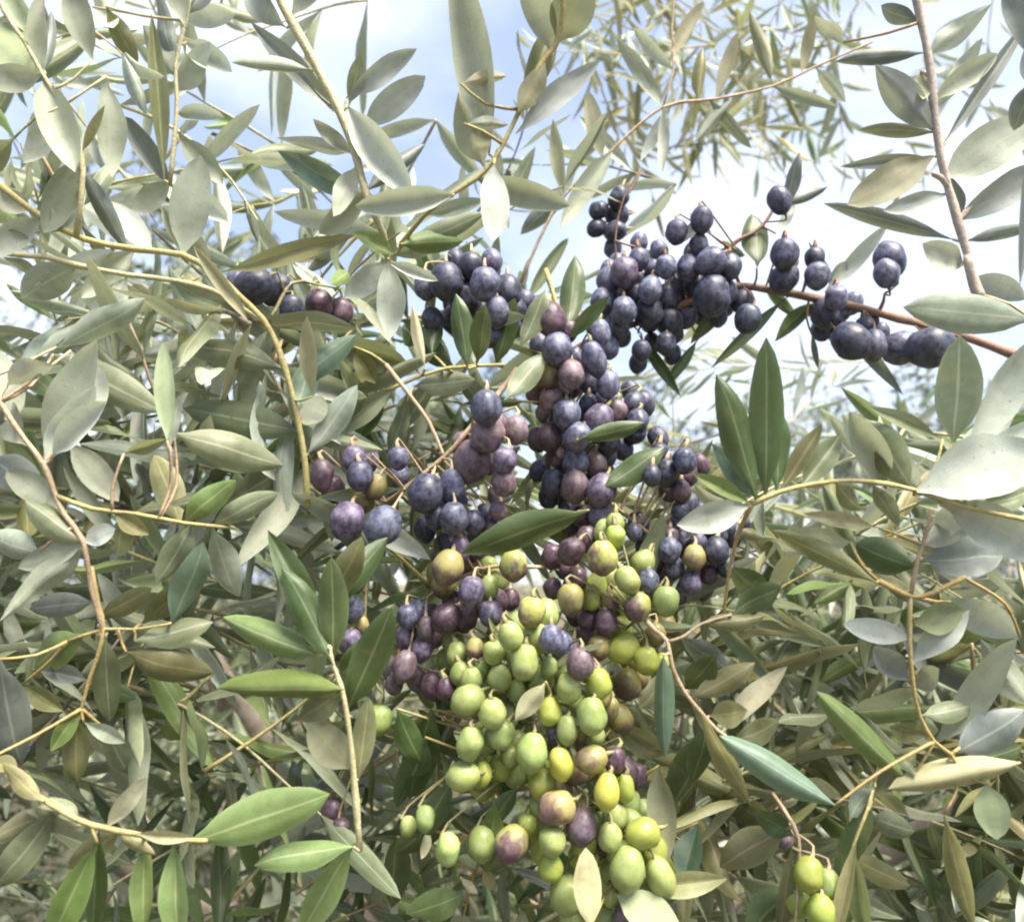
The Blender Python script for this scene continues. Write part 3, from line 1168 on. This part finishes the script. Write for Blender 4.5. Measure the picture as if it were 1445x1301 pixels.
branch('drooping leafy twig with yellow-green blades around the pair of lime olives', 0.41,
  [('t', 3, 2, [(1090, 1120, .44), (1120, 1165), (1128, 1200), (1125, 1260), (1120, 1330)]),
   ('y', 3, 2, [(1240, 1080, .43), (1225, 1140), (1195, 1220), (1180, 1320)])],
  '''
  1118 1195 1095 1340 28 o v1
  1110 1170 1010 1230 60 o v1 z8
  1120 1180 1060 1150 40 d z6
  1215 1180 1180 1340 24 y v3
  1230 1130 1185 1260 40 d z6
  1205 1200 1225 1310 36 f v3
  1200 1210 1290 1250 40 o z10
  1230 1130 1290 1060 36 o z8
  1235 1110 1200 1150 36 p z-4
  1180 1290 1250 1340 40 d z10
  1120 1250 1060 1320 50 d z14
  1225 1150 1310 1180 40 g z16
  ''', 'y')

# ------------------------------------------------------------------ olives: each one a thing with its stalk
def olive_mesh(neck, tip, wob):
    verts, faces = [], []
    nr, ns = 13, 18
    for i in range(nr + 1):
        th = math.pi * i / nr
        z = math.cos(th)
        r = max(0.0, math.sin(th)) ** 0.94
        r *= 1 - neck * z
        if z < -0.9:
            z -= tip * (-z - 0.9) * 6
        if z > 0.93:
            z -= 0.6 * (z - 0.93)
        for s in range(ns):
            a = 2 * math.pi * s / ns
            q = 1 + wob * noise.noise(Vector((math.cos(a), math.sin(a), z * 1.2 + neck * 50)) * 1.1)
            verts.append((r * math.cos(a) * q, r * math.sin(a) * q, z))
    for i in range(nr):
        for s in range(ns):
            s2 = (s + 1) % ns
            faces.append((i * ns + s, (i + 1) * ns + s, (i + 1) * ns + s2, i * ns + s2))
    me = bpy.data.meshes.new('olive')
    me.from_pydata(verts, [], faces)
    me.polygons.foreach_set('use_smooth', [True] * len(me.polygons))
    me.attributes.new('olive_co', 'FLOAT_VECTOR', 'POINT').data.foreach_set('vector', [c for v in verts for c in v])
    me.materials.append(OLIVE['g'][0])
    me.update()
    return me
OLIVE_MESH = [olive_mesh(0.05, 0.14, 0.10), olive_mesh(-0.06, 0.08, 0.13), olive_mesh(0.12, 0.22, 0.09), olive_mesh(0.02, 0.05, 0.16), olive_mesh(0.08, 0.18, 0.14)]

PIX = []
PLACED = []          # (centre direction data) of every olive already placed
def bunch(where, group, depth, rachis, rows, stalk='f', inner=0.28):
    """rows: x y rx ry tilt colour [tier]; tier 0 = front of the bunch"""
    rp_, _ = catmull([at(*q) for q in rachis], [1] * len(rachis), 0.004)
    q0 = rachis[0]
    owner = ROOTS[min(REFS, key=lambda q: (q[0] - q0[0]) ** 2 + (q[1] - q0[1]) ** 2)[2]]
    stem_part(owner, [at(*q) for q in rachis], [0.0011] * (len(rachis) - 1) + [0.0008], stalk, 'fruit_stem', step=0.006, sides=6)
    items = []
    for line in rows.strip().splitlines():
        tk = line.split()
        x, y, rx, ry, tilt = map(float, tk[:5])
        tier = float(tk[6]) if len(tk) > 6 else 0.0
        items.append((depth + tier * 0.013 + random.uniform(0, 0.003), x, y, rx, ry, tilt, tk[5]))
    random.seed(int(rachis[0][0] * 5 + rachis[0][1]))
    # more fruit sits behind, seen between the front ones
    core = list(items)
    if len(core) > 9:
        for _ in range(int(len(core) * inner)):
            for _try in range(40):                      # look for a gap with fruit on several sides
                q = random.choice(core)
                ang = random.uniform(0, 6.28)
                x = q[1] + math.cos(ang) * q[3] * random.uniform(1.0, 1.7); y = q[2] + math.sin(ang) * q[4] * random.uniform(1.0, 1.7)
                dist = sorted(math.hypot(x - e[1], y - e[2]) / e[3] for e in items)
                if dist[0] > 0.95 and dist[2] < 2.6:
                    break
            else:
                continue
            rr = random.uniform(15, 18.5) * (0.46 / q[0]) ** 0.5
            kind = 'o' if q[6] == 'y' else q[6]
            items.append((depth + random.uniform(0.012, 0.026), x, y, rr, rr * 1.15, random.uniform(-40, 40), kind))
    items.sort(key=lambda q: q[0])
    for d, x, y, rx, ry, tilt, kind in items:
        d0 = d
        for _ in range(60):
            c = at(x, y, d)
            r = math.sqrt(rx * ry) * d / F
            if all((c - pc).length > (r + pr) * 0.94 for pc, pr in PLACED):
                break
            d += 0.0015
        PLACED.append((c, r))
        PIX.append((x, y, rx, ry, d, kind, len(core)))
        o = bpy.data.objects.new('olive', random.choice(OLIVE_MESH))
        col.objects.link(o)
        mat, words = OLIVE[kind]
        if kind != 'g':
            o.material_slots[0].link = 'OBJECT'
            o.material_slots[0].material = mat
        view = (CAM_C - c).normalized()
        axis = CAM_R @ Vector((math.sin(math.radians(tilt)), math.cos(math.radians(tilt)), 0))
        axis = (axis + view * random.uniform(-0.35, 0.25)).normalized()
        # a longer olive may point partly at the viewer
        long_r = max(ry * 1.04, rx * 1.14) * d / F
        short_r = rx * d / F
        spin = Matrix.Rotation(random.uniform(0, 6.28), 3, 'Z')
        q = axis.to_track_quat('Z', 'Y').to_matrix() @ spin
        M = q.to_4x4(); M.translation = c
        M = M @ Matrix.Diagonal((short_r, short_r, long_r, 1))
        o.matrix_basis = M
        size = 'plump ' if rx >= 20 else ('small ' if rx < 15 else '')
        o['label'] = size + ('deep-set ' if d0 > depth + 0.0115 else '') + words + ' olive ' + where
        o['category'] = 'olive'
        o['group'] = size + ('deep-set ' if d0 > depth + 0.0115 else '') + words + ' olives ' + group
        top = c + axis * long_r * 0.93
        near = min(rp_, key=lambda s: (s - top).length)
        out_p = top + axis * min(0.005, 0.4 * (near - top).length) - view * min(0.006, 0.4 * (near - top).length)
        P, R = catmull([top - axis * 0.0015, out_p, near], [0.0011, 0.0006, 0.0007], 0.004)
        R[0] = 0.0020
        vv, ff = tube_data(P, R, 6)
        s = mesh_obj('stalk', vv, ff, STEM[stalk])
        s.parent = o
        s.matrix_parent_inverse = M.inverted()

bunch('in the dense low bunch of mostly green fruit', 'in the low green bunch', 0.415,
  [(800, 880, .47), (770, 940, .46), (740, 1010, .455), (720, 1080, .45), (700, 1150, .45), (670, 1230, .45)],
  '''
  720 896 18 20 -15 g 0
  740 934 20 25 8 g 0
  757 902 20 19 0 g 0.5
  750 864 20 19 10 u 0.6
  778 901 18 18 0 s 0.3
  661 988 22 20 60 g 0
  695 1006 20 20 0 g 0
  663 1049 19 24 10 g 0
  707 1036 20 18 30 g 0.5
  751 1061 22 27 5 g 0
  655 1095 21 18 80 g 0
  682 1090 12 17 0 l 0.5
  791 1077 17 23 -10 y 0
  766 1106 19 18 20 l 0.6
  775 1003 18 20 0 l 0.4
  800 1030 15 21 0 g 0.3
  782 1034 11 14 0 v 0.8
  835 1010 21 26 0 g 0
  803 970 18 22 0 g 0.4
  845 964 18 21 -10 l 0.5
  819 936 20 22 0 m 0
  775 942 13 15 0 g 0.8
  705 956 17 19 0 g 1.2
  697 921 16 17 0 g 1.4
  650 950 15 17 0 g 1.6
  645 923 16 18 0 g 1.7
  680 945 11 15 0 g 1.8
  630 972 15 17 0 q 1.6
  670 915 14 15 0 o 1.9
  728 975 14 16 0 g 1.6
  720 1068 12 15 0 g 1.0
  690 1070 13 16 0 l 1.2
  840 1040 14 15 0 g 1.3
  860 1000 14 18 0 o 1.5
  ''')
bunch('in the lowest hanging tip of the green bunch', 'in the lowest tip of the green bunch', 0.41,
  [(740, 1010, .455), (800, 1090, .45), (850, 1160, .45), (890, 1220, .45)],
  '''
  836 1071 20 19 70 o 0.3
  868 1072 15 19 10 q 0.5
  857 1116 18 25 5 y 0
  882 1112 14 20 0 l 0.9
  786 1140 24 20 60 o 0
  822 1165 22 25 10 m 0.3
  868 1150 18 20 0 g 0.9
  861 1181 17 21 0 g 0.2
  907 1176 22 20 70 l 0.2
  886 1224 25 31 8 g 0
  932 1237 20 29 -20 g 0.2
  779 1187 19 19 0 g 0
  777 1224 18 20 0 l 0.3
  800 1262 25 27 0 g 0.6
  861 1266 11 13 0 g 0.9
  855 1296 18 20 0 g 0.7
  885 1296 20 22 0 m 0.5
  632 1198 17 23 0 g 0.2
  722 1190 24 23 30 u 0.5
  680 1190 22 24 0 g 1.2
  600 1155 14 18 0 g 0.8
  576 1165 12 14 0 g 1.4
  745 1165 14 16 0 l 1.2
  760 1140 14 16 0 g 1.4
  832 1210 14 16 0 l 1.4
  ''')
bunch('in the turning bunch above the green one', 'in the turning bunch above the green one', 0.445,
  [(845, 770, .50), (850, 850, .49), (860, 900, .48), (905, 868, .45)],
  '''
  850 786 22 24 0 u 0
  885 818 18 18 -30 g 0
  908 793 17 17 30 g 0.6
  915 820 16 16 0 s 0.4
  900 856 19 20 20 u 0.1
  940 848 19 21 0 g 0
  805 846 19 23 0 o 0
  835 848 12 14 0 l 0.7
  861 850 14 16 0 o 0.5
  855 878 17 16 0 q 0.4
  830 876 15 15 0 q 0.7
  880 915 21 18 60 l 0.2
  912 932 18 19 0 l 0
  845 913 16 18 0 o 0.6
  806 778 19 17 40 q 0.5
  885 965 20 22 0 o 1.4
  868 757 15 16 0 l 0.6
  868 738 13 15 0 g 0.9
  815 815 14 14 0 q 1.2
  925 895 15 16 0 o 1.2
  780 830 14 15 0 q 1.3
  ''')
bunch('in the loose bunch under the broad dark green leaf', 'under the broad dark green leaf', 0.445,
  [(780, 800, .47), (740, 800, .465), (690, 800, .465), (640, 820, .47), (590, 850, .475)],
  '''
  725 797 20 21 0 u 0
  632 800 23 22 20 o 0.2
  665 836 19 23 10 v 0
  690 828 14 17 0 g 0.6
  692 866 17 17 0 v 0.2
  630 871 20 18 40 q 0.3
  656 870 20 22 0 q 0.8
  720 845 14 15 0 q 1.2
  650 775 14 19 0 v 0.5
  575 870 15 17 0 s 0.2
  601 886 13 18 0 m 0.4
  595 916 15 18 10 v 0.3
  571 940 17 23 15 m 0.1
  556 966 13 14 0 m 0.8
  700 895 14 15 0 o 1.4
  ''', 't')
bunch('half hidden behind the upright pale yellow twig', 'behind the upright pale yellow twig', 0.43,
  [(520, 780, .45), (515, 850, .45), (515, 930, .45), (540, 980, .45)],
  '''
  502 822 13 15 0 s 0.3
  497 859 17 18 10 s 0
  493 905 17 19 10 v 0
  511 882 10 13 0 o 0.6
  520 912 12 14 0 o 0.8
  535 1016 19 21 10 g 1.6
  470 1145 17 19 0 q 2.4
  480 1170 14 15 0 q 1.4
  ''')
bunch('clustered around the tan fruit stalk twig', 'around the tan fruit stalk twig', 0.445,
  [(665, 602, .475), (640, 632, .475), (615, 655, .475), (580, 683, .475), (555, 702, .48), (520, 725, .485)],
  '''
  686 575 23 22 0 s 0
  688 612 25 26 10 m 0
  728 606 18 19 0 m 0.8
  665 650 28 28 20 m 0.4
  712 650 17 18 10 v 0.3
  711 681 18 17 0 m 0.5
  637 686 19 25 0 s 0.6
  601 695 25 25 20 k 0.2
  640 731 21 20 0 s 0.3
  669 736 15 17 0 k 0.7
  691 746 14 15 0 q 0.8
  703 721 13 14 0 m 1.0
  655 762 15 16 0 k 1.2
  490 735 25 24 20 v 0
  541 741 26 23 30 s 0
  511 703 19 20 0 o 1.0
  500 648 18 16 0 v 0.6
  508 671 19 18 0 s 0.5
  455 671 16 23 0 q 0.2
  562 647 15 15 0 s 1.0
  615 730 16 17 0 k 1.0
  ''', 't')
bunch('in the long column of dark fruit on the drooping twig', 'in the long dark column', 0.485,
  [(770, 380, .56), (790, 450, .55), (800, 520, .54), (815, 600, .535), (830, 690, .53), (845, 770, .52)],
  '''
  777 450 22 23 0 q 0.4
  786 492 22 22 0 s 0
  775 529 16 20 10 o 0.2
  806 528 19 21 0 m 0
  838 506 18 25 -15 s 0.3
  845 470 17 20 0 s 1.2
  858 542 17 20 0 s 0.5
  778 566 17 16 0 m 0.8
  800 585 20 18 0 s 0.2
  776 616 19 20 0 q 0.8
  815 616 19 17 30 s 0
  812 650 19 21 0 s 0.1
  841 656 16 18 0 m 0.3
  845 592 21 18 30 v 0.4
  870 580 16 17 0 m 0.9
  900 594 16 16 0 k 0.6
  785 648 16 17 0 q 1.1
  781 681 18 19 0 k 0.8
  811 686 21 20 0 m 0.1
  849 691 22 21 20 v 0.1
  774 702 15 16 0 k 1.0
  848 726 18 19 0 v 0.3
  822 728 15 16 0 q 1.0
  830 570 14 15 0 k 1.4
  860 625 15 15 0 k 1.5
  795 550 14 15 0 q 1.5
  800 720 14 14 0 k 1.6
  ''')
bunch('in the small shaded cluster beside the pale leaf', 'in the small shaded cluster', 0.475,
  [(850, 700, .52), (900, 740, .50), (960, 790, .50), (985, 830, .50)],
  '''
  945 776 17 18 0 s 0.2
  980 786 16 18 0 o 0
  1011 776 18 19 0 k 0.3
  951 801 15 16 0 s 0.6
  975 822 15 16 0 v 0.3
  945 757 13 13 0 q 0.7
  1016 755 11 12 0 k 0.6
  920 671 13 15 0 k 0.2
  966 650 17 18 0 k 0.4
  940 667 17 20 0 k 0.6
  960 692 15 16 0 q 0.8
  930 640 14 15 0 k 1.0
  895 750 11 13 0 s 0.8
  1000 810 13 14 0 q 1.0
  1025 800 14 15 0 k 0.6
  930 785 14 15 0 k 0.8
  962 762 14 15 0 k 0.6
  995 745 14 15 0 k 0.8
  925 805 13 14 0 q 1.0
  985 765 13 14 0 s 0.6
  960 720 13 14 0 k 1.2
  ''', 't')
bunch('bunched above the drooping twig under the mint leaves', 'above the drooping twig', 0.50,
  [(800, 500, .56), (740, 450, .55), (690, 400, .55), (640, 370, .55)],
  '''
  630 396 24 24 0 k 0.2
  684 401 22 24 0 s 0
  716 410 21 23 0 k 0.6
  701 440 19 22 0 s 0.3
  655 421 24 22 0 k 0.5
  691 472 17 19 0 s 0.8
  602 402 18 20 0 s 0.8
  665 376 18 18 0 k 0.9
  640 450 18 20 0 k 1.3
  720 460 17 18 0 k 1.2
  ''', 't')
bunch('crowded along the red-brown fruiting branch', 'along the red-brown branch', 0.56,
  [(1290, 455, .595), (1200, 432, .585), (1115, 414, .585), (1040, 404, .585), (985, 420, .585), (930, 445, .585), (860, 470, .585), (800, 500, .585)],
  '''
  881 385 20 19 0 v 0.2
  859 396 18 18 0 s 0.6
  901 366 15 15 0 s 0.6
  940 377 15 17 0 s 0.2
  972 378 18 19 0 s 0.2
  1003 370 20 18 60 s 0
  1030 376 17 18 0 s 0.2
  1005 416 26 24 0 k 0.2
  918 408 17 20 10 s 0.1
  880 438 18 18 0 s 0
  915 440 21 19 0 k 0.3
  945 455 19 20 0 k 0.4
  941 420 18 18 0 k 0.7
  1055 450 19 20 20 k -0.2
  967 444 18 20 0 k 0.6
  905 495 14 15 0 k 0.6
  869 462 18 19 0 s 0.3
  860 491 14 16 0 s 0.6
  980 402 16 17 0 k 0.9
  1025 412 16 18 0 k 0.9
  955 405 15 16 0 s 1.2
  895 415 15 16 0 k 1.1
  940 485 15 16 0 k 1.0
  850 425 17 18 0 s 0.9
  1107 358 20 19 0 k 0
  1107 392 20 18 40 k 0.2
  1153 390 18 18 0 s 0
  1150 365 14 16 0 k 0.6
  1165 442 20 18 0 k 0.5
  1201 481 26 19 -50 k 0.2
  1233 486 18 22 0 s 0.1
  1272 491 24 20 60 s 0.4
  1314 490 30 22 70 k 0.2
  1180 420 16 18 0 s 0.5
  ''', 'r')
bunch('as a stacked pair standing up from the red-brown branch', 'as a stacked pair', 0.555,
  [(1240, 440, .59), (1247, 425, .585), (1248, 415, .58)],
  '''
  1256 368 23 24 160 s 0.3
  1251 387 18 20 170 s 0
  ''', 'r')
bunch('on the thin side shoots above the red-brown branch', 'on the thin side shoots', 0.56,
  [(1045, 405, .585), (1030, 350, .585), (1075, 320, .585), (1105, 270, .585)],
  '''
  1100 284 17 20 160 k 0
  955 328 16 18 10 k 0.4
  990 311 16 20 0 k 0.2
  986 346 14 16 0 k 0.5
  ''', 'r')
bunch('in the small dangling cluster silhouetted on the sky', 'in the small dangling cluster', 0.62,
  [(905, 240, .64), (890, 268, .64), (866, 300, .64), (858, 340, .64), (868, 370, .64)],
  '''
  873 279 15 15 20 k 0
  845 297 13 12 60 k 0.2
  871 304 15 12 80 k 0.4
  842 322 13 13 60 k 0.2
  868 326 15 13 80 k 0
  865 351 13 14 0 s 0.4
  ''', 't')
bunch('at the end of the arching yellow-green twig', 'at the end of the arching twig', 0.468,
  [(335, 430, .475), (375, 455, .47), (410, 400, .485), (440, 400, .50)],
  '''
  358 404 26 21 60 k 0.2
  391 409 22 20 40 k 0.5
  412 436 18 18 0 k 0.8
  335 400 16 16 0 s 0.9
  450 430 20 19 0 q 3.4
  480 440 18 18 0 q 3.8
  ''')
bunch('nestled among the drooping yellow-green blades', 'among the drooping yellow-green blades', 0.405,
  [(1090, 1120, .44), (1120, 1165, .43), (1128, 1200, .43), (1125, 1260, .43)],
  '''
  1141 1232 21 23 10 l 0
  1168 1246 18 20 0 g 0.5
  1127 1270 20 22 0 l 0.2
  1158 1284 20 22 0 l 0.1
  1118 1296 17 18 0 g 0.4
  1106 1182 14 15 0 m 1.6
  ''', 't')
bunch('alone behind the orange-jointed twig', 'behind the orange-jointed twig', 0.44,
  [(300, 950, .47), (270, 980, .47), (255, 990, .465)],
  '''
  254 1020 24 21 60 g 5.0
  ''')
bunch('beside the short brown twig with drying leaves', 'beside the short brown twig', 0.425,
  [(1285, 840, .44), (1320, 850, .44), (1360, 850, .44)],
  '''
  1366 880 24 23 20 g 3.0
  ''', 'o')

# fruit glimpsed between and behind the olives above: past 300, one uncountable mass
def inner_fruit(n):
    random.seed(77)
    src = [p for p in PIX if p[6] > 9]
    kinds = list(OLIVE)
    V, FC, MI, CO = [], [], [], []
    base = OLIVE_MESH[0]
    bv = [v.co.copy() for v in base.vertices]
    bf = [tuple(p.vertices) for p in base.polygons]
    made = 0
    for _ in range(n * 12):
        if made >= n:
            break
        q = random.choice(src)
        ang = random.uniform(0, 6.28)
        f = random.uniform(0.9, 1.6)
        x = q[0] + math.cos(ang) * q[2] * f; y = q[1] + math.sin(ang) * q[3] * f
        near = sorted(math.hypot(x - e[0], y - e[1]) for e in PIX)
        if near[0] < 13 or near[3] > 52:
            continue
        d = q[4] + random.uniform(0.014, 0.03)
        r = random.uniform(0.0058, 0.0070)
        c = at(x, y, d)
        if any((c - pc).length < (r + pr) * 0.9 for pc, pr in PLACED):
            continue
        PLACED.append((c, r)); PIX.append((x, y, r / d * F, r / d * F, d, q[5], 0))
        axis = Vector((random.uniform(-.5, .5), random.uniform(-.5, .5), 1)).normalized()
        M = axis.to_track_quat('Z', 'Y').to_matrix() @ Matrix.Rotation(random.uniform(0, 6.28), 3, 'Z') @ Matrix.Diagonal((r, r, r * 1.22))
        o = len(V)
        V += [c + M @ v for v in bv]
        CO += [x_ for v in bv for x_ in v]
        FC += [tuple(i + o for i in f_) for f_ in bf]
        MI += [kinds.index({'y': 'o', 'u': 'g'}.get(q[5], q[5]))] * len(bf)
        made += 1
    ob = mesh_obj('inner_olives', V, FC, None)
    for k in kinds:
        ob.data.materials.append(OLIVE[k][0])
    ob.data.polygons.foreach_set('material_index', MI)
    ob.data.attributes.new('olive_co', 'FLOAT_VECTOR', 'POINT').data.foreach_set('vector', CO)
    ob['kind'] = 'stuff'
    ob['label'] = 'crowded inner olives glimpsed in the gaps between the front fruit'
    ob['category'] = 'olives'
inner_fruit(170)

# ------------------------------------------------------------------ foliage further in: limbs and leafy twigs
def spray(p0, dirv, length, nleaf, llen, kinds, label, group, mat='y', wfac=(0.15, 0.22), r=0.0013, sag=0.25):
    root = empty('olive_twig', p0, label, 'twig', group)
    dirv = dirv.normalized()
    pts = [p0]
    d = dirv.copy()
    k = 5
    for i in range(k):
        d = (d + Vector((random.uniform(-.18, .18), random.uniform(-.18, .18), random.uniform(-.15, .12) - sag / k))).normalized()
        pts.append(pts[-1] + d * length / k)
    P = stem_part(root, pts, [r * (1 - 0.6 * i / k) for i in range(k + 1)], mat, step=0.02, sides=5, rough=0.15)
    phase = random.uniform(0, 3)
    for i in range(nleaf):
        f = 0.08 + 0.92 * (i // 2) / max(1, (nleaf - 1) // 2)
        j = min(len(P) - 1, int(f * (len(P) - 1)))
        ax = (P[min(j + 1, len(P) - 1)] - P[max(j - 1, 0)]).normalized()
        a = ax.orthogonal().normalized()
        b = ax.cross(a)
        th = phase + (i // 2) * 1.57 + (i % 2) * 3.14 + random.uniform(-.4, .4)
        outv = a * math.cos(th) + b * math.sin(th)
        ang = random.uniform(0.5, 1.15) if f < 0.97 else random.uniform(0.1, 0.5)
        ld = (ax * math.cos(ang) + outv * math.sin(ang) + Vector((0, 0, random.uniform(-.35, .15)))).normalized()
        L = llen * random.uniform(0.7, 1.15)
        nrm = ax * 0.9 + Vector((random.uniform(-.6, .6), random.uniform(-.6, .6), random.uniform(0, 1.1)))
        add_leaf(P[j].copy(), P[j] + ld * L, L * random.uniform(*wfac), random.choice(kinds), root, nrm)
    return root

SHORT = [('long arching', 'long arching yellow-green twig'), ('upright twig', 'upright twig with broad curled leaves'),
         ('pale brown-edged', 'pale brown-edged twig'), ('stout pale', 'stout pale olive twig'), ('twig with a', 'yellow-green fork of leaf stalks'),
         ('thin brown', 'thin brown rising twig'), ('knotty', 'knotty pale brown branch end'), ('thick slate', 'slate grey leafy shoot'),
         ('red-brown', 'red-brown fruiting branch'), ('fruit-laden', 'fruit-laden drooping twig'), ('tan fruit', 'tan fruit stalk twig'),
         ('upright pale', 'upright pale yellow twig'), ('low yellow', 'low yellow twig'), ('pinkish', 'pinkish pale twig'),
         ('orange-jointed', 'orange-jointed twig'), ('curved yellow', 'curved yellow twig'), ('short brown', 'short brown twig with drying leaves'),
         ('reddish forked', 'reddish forked twig'), ('leafy twig among', 'leafy twig among the green olives'), ('drooping leafy', 'drooping yellow-green blades')]
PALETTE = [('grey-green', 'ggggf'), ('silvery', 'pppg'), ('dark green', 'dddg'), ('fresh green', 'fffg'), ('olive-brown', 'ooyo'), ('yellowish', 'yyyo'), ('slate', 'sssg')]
def fill(n, x0, x1, y0, y1, d0, d1, what, weights, nleaf=(10, 17), llen=(0.05, 0.07), length=(0.10, 0.17), up=(-0.3, 0.8), toward=(-0.7, 0.4), mat='yptk', size=1.0, **kw):
    """leafy twigs spread evenly through a stretch of the foliage"""
    random.seed(x0 * 7 + y0 * 3 + n)
    placed = []
    for i in range(n):
        best = None
        for _ in range(12):
            x = random.uniform(x0, x1); y = random.uniform(y0, y1)
            q = min([(x - a) ** 2 + (y - b) ** 2 for a, b in placed] or [1e9])
            if best is None or q > best[0]:
                best = (q, x, y)
        _, x, y = best
        placed.append((x, y))
        d = random.uniform(d0, d1)
        dv = Vector((random.uniform(-1, 1), random.uniform(*toward), random.uniform(*up)))
        L = random.uniform(*length)
        p = at(x, y, d) - dv.normalized() * L * 0.5
        words, kinds = random.choices(PALETTE, weights)[0]
        ref = min(REFS, key=lambda q: (q[0] - x) ** 2 + (q[1] - y) ** 2)[2]
        sl = dv.normalized().z
        pose = '' if what.startswith('hanging') else ('rising ' if sl > 0.4 else ('drooping ' if sl < -0.05 else 'level '))
        pose += 'long ' if L > length[0] + 0.66 * (length[1] - length[0]) else ('short ' if L < length[0] + 0.33 * (length[1] - length[0]) else '')
        label = what.replace(' deep inside', '').format(pose + words) + ' behind the ' + next(v for k, v in SHORT if ref.startswith(k))
        spray(p, dv, L, random.randint(*nleaf), random.uniform(*llen), kinds, label, words + ' ' + what.split('{} ')[-1], random.choice(mat), **kw)

#            grey silv dark frsh brwn yell slat
fill(52, -120, 1560, 740, 1340, 0.52, 0.70, 'shaded {} leafy twig', (6, 1, 5, 3, 2, 1, 1))
fill(44, -140, 480, 400, 1020, 0.46, 0.62, 'leaning {} leafy twig', (8, 6, 1, 2, 0, 1, 2), llen=(0.055, 0.078))
fill(34, 980, 1580, 620, 1300, 0.48, 0.64, 'spreading {} leafy twig', (5, 4, 1, 2, 1, 2, 1), llen=(0.055, 0.075))
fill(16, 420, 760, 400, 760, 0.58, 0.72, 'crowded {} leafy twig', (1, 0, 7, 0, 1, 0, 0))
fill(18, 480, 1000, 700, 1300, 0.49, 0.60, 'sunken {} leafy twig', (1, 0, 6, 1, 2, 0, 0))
fill(22, -140, 420, -60, 420, 0.55, 0.90, 'airy {} leafy twig', (3, 9, 0, 0, 0, 0, 1), nleaf=(8, 14), llen=(0.055, 0.075))
fill(8, 420, 860, 200, 420, 0.60, 0.75, 'sparse {} leafy twig', (5, 5, 0, 0, 0, 0, 1), nleaf=(7, 12))
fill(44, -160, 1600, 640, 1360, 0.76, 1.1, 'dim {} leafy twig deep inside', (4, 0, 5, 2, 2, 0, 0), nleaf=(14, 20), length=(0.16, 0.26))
fill(24, 830, 1180, -60, 190, 0.95, 1.5, 'hanging {} narrow-leaved spray', (2, 6, 0, 0, 0, 3, 0), nleaf=(16, 24), length=(0.18, 0.30), wfac=(0.11, 0.17), up=(-1, 0.2), llen=(0.05, 0.075))
fill(10, 1060, 1600, -80, 240, 1.1, 1.7, 'far {} narrow-leaved spray', (3, 5, 0, 0, 0, 2, 0), nleaf=(12, 18), length=(0.18, 0.3), wfac=(0.12, 0.2), up=(-1, 0.2))
fill(14, 860, 1180, 490, 760, 0.80, 1.2, 'fine {} leafy spray', (3, 5, 0, 0, 0, 2, 0), nleaf=(14, 20), length=(0.16, 0.25), wfac=(0.12, 0.18))
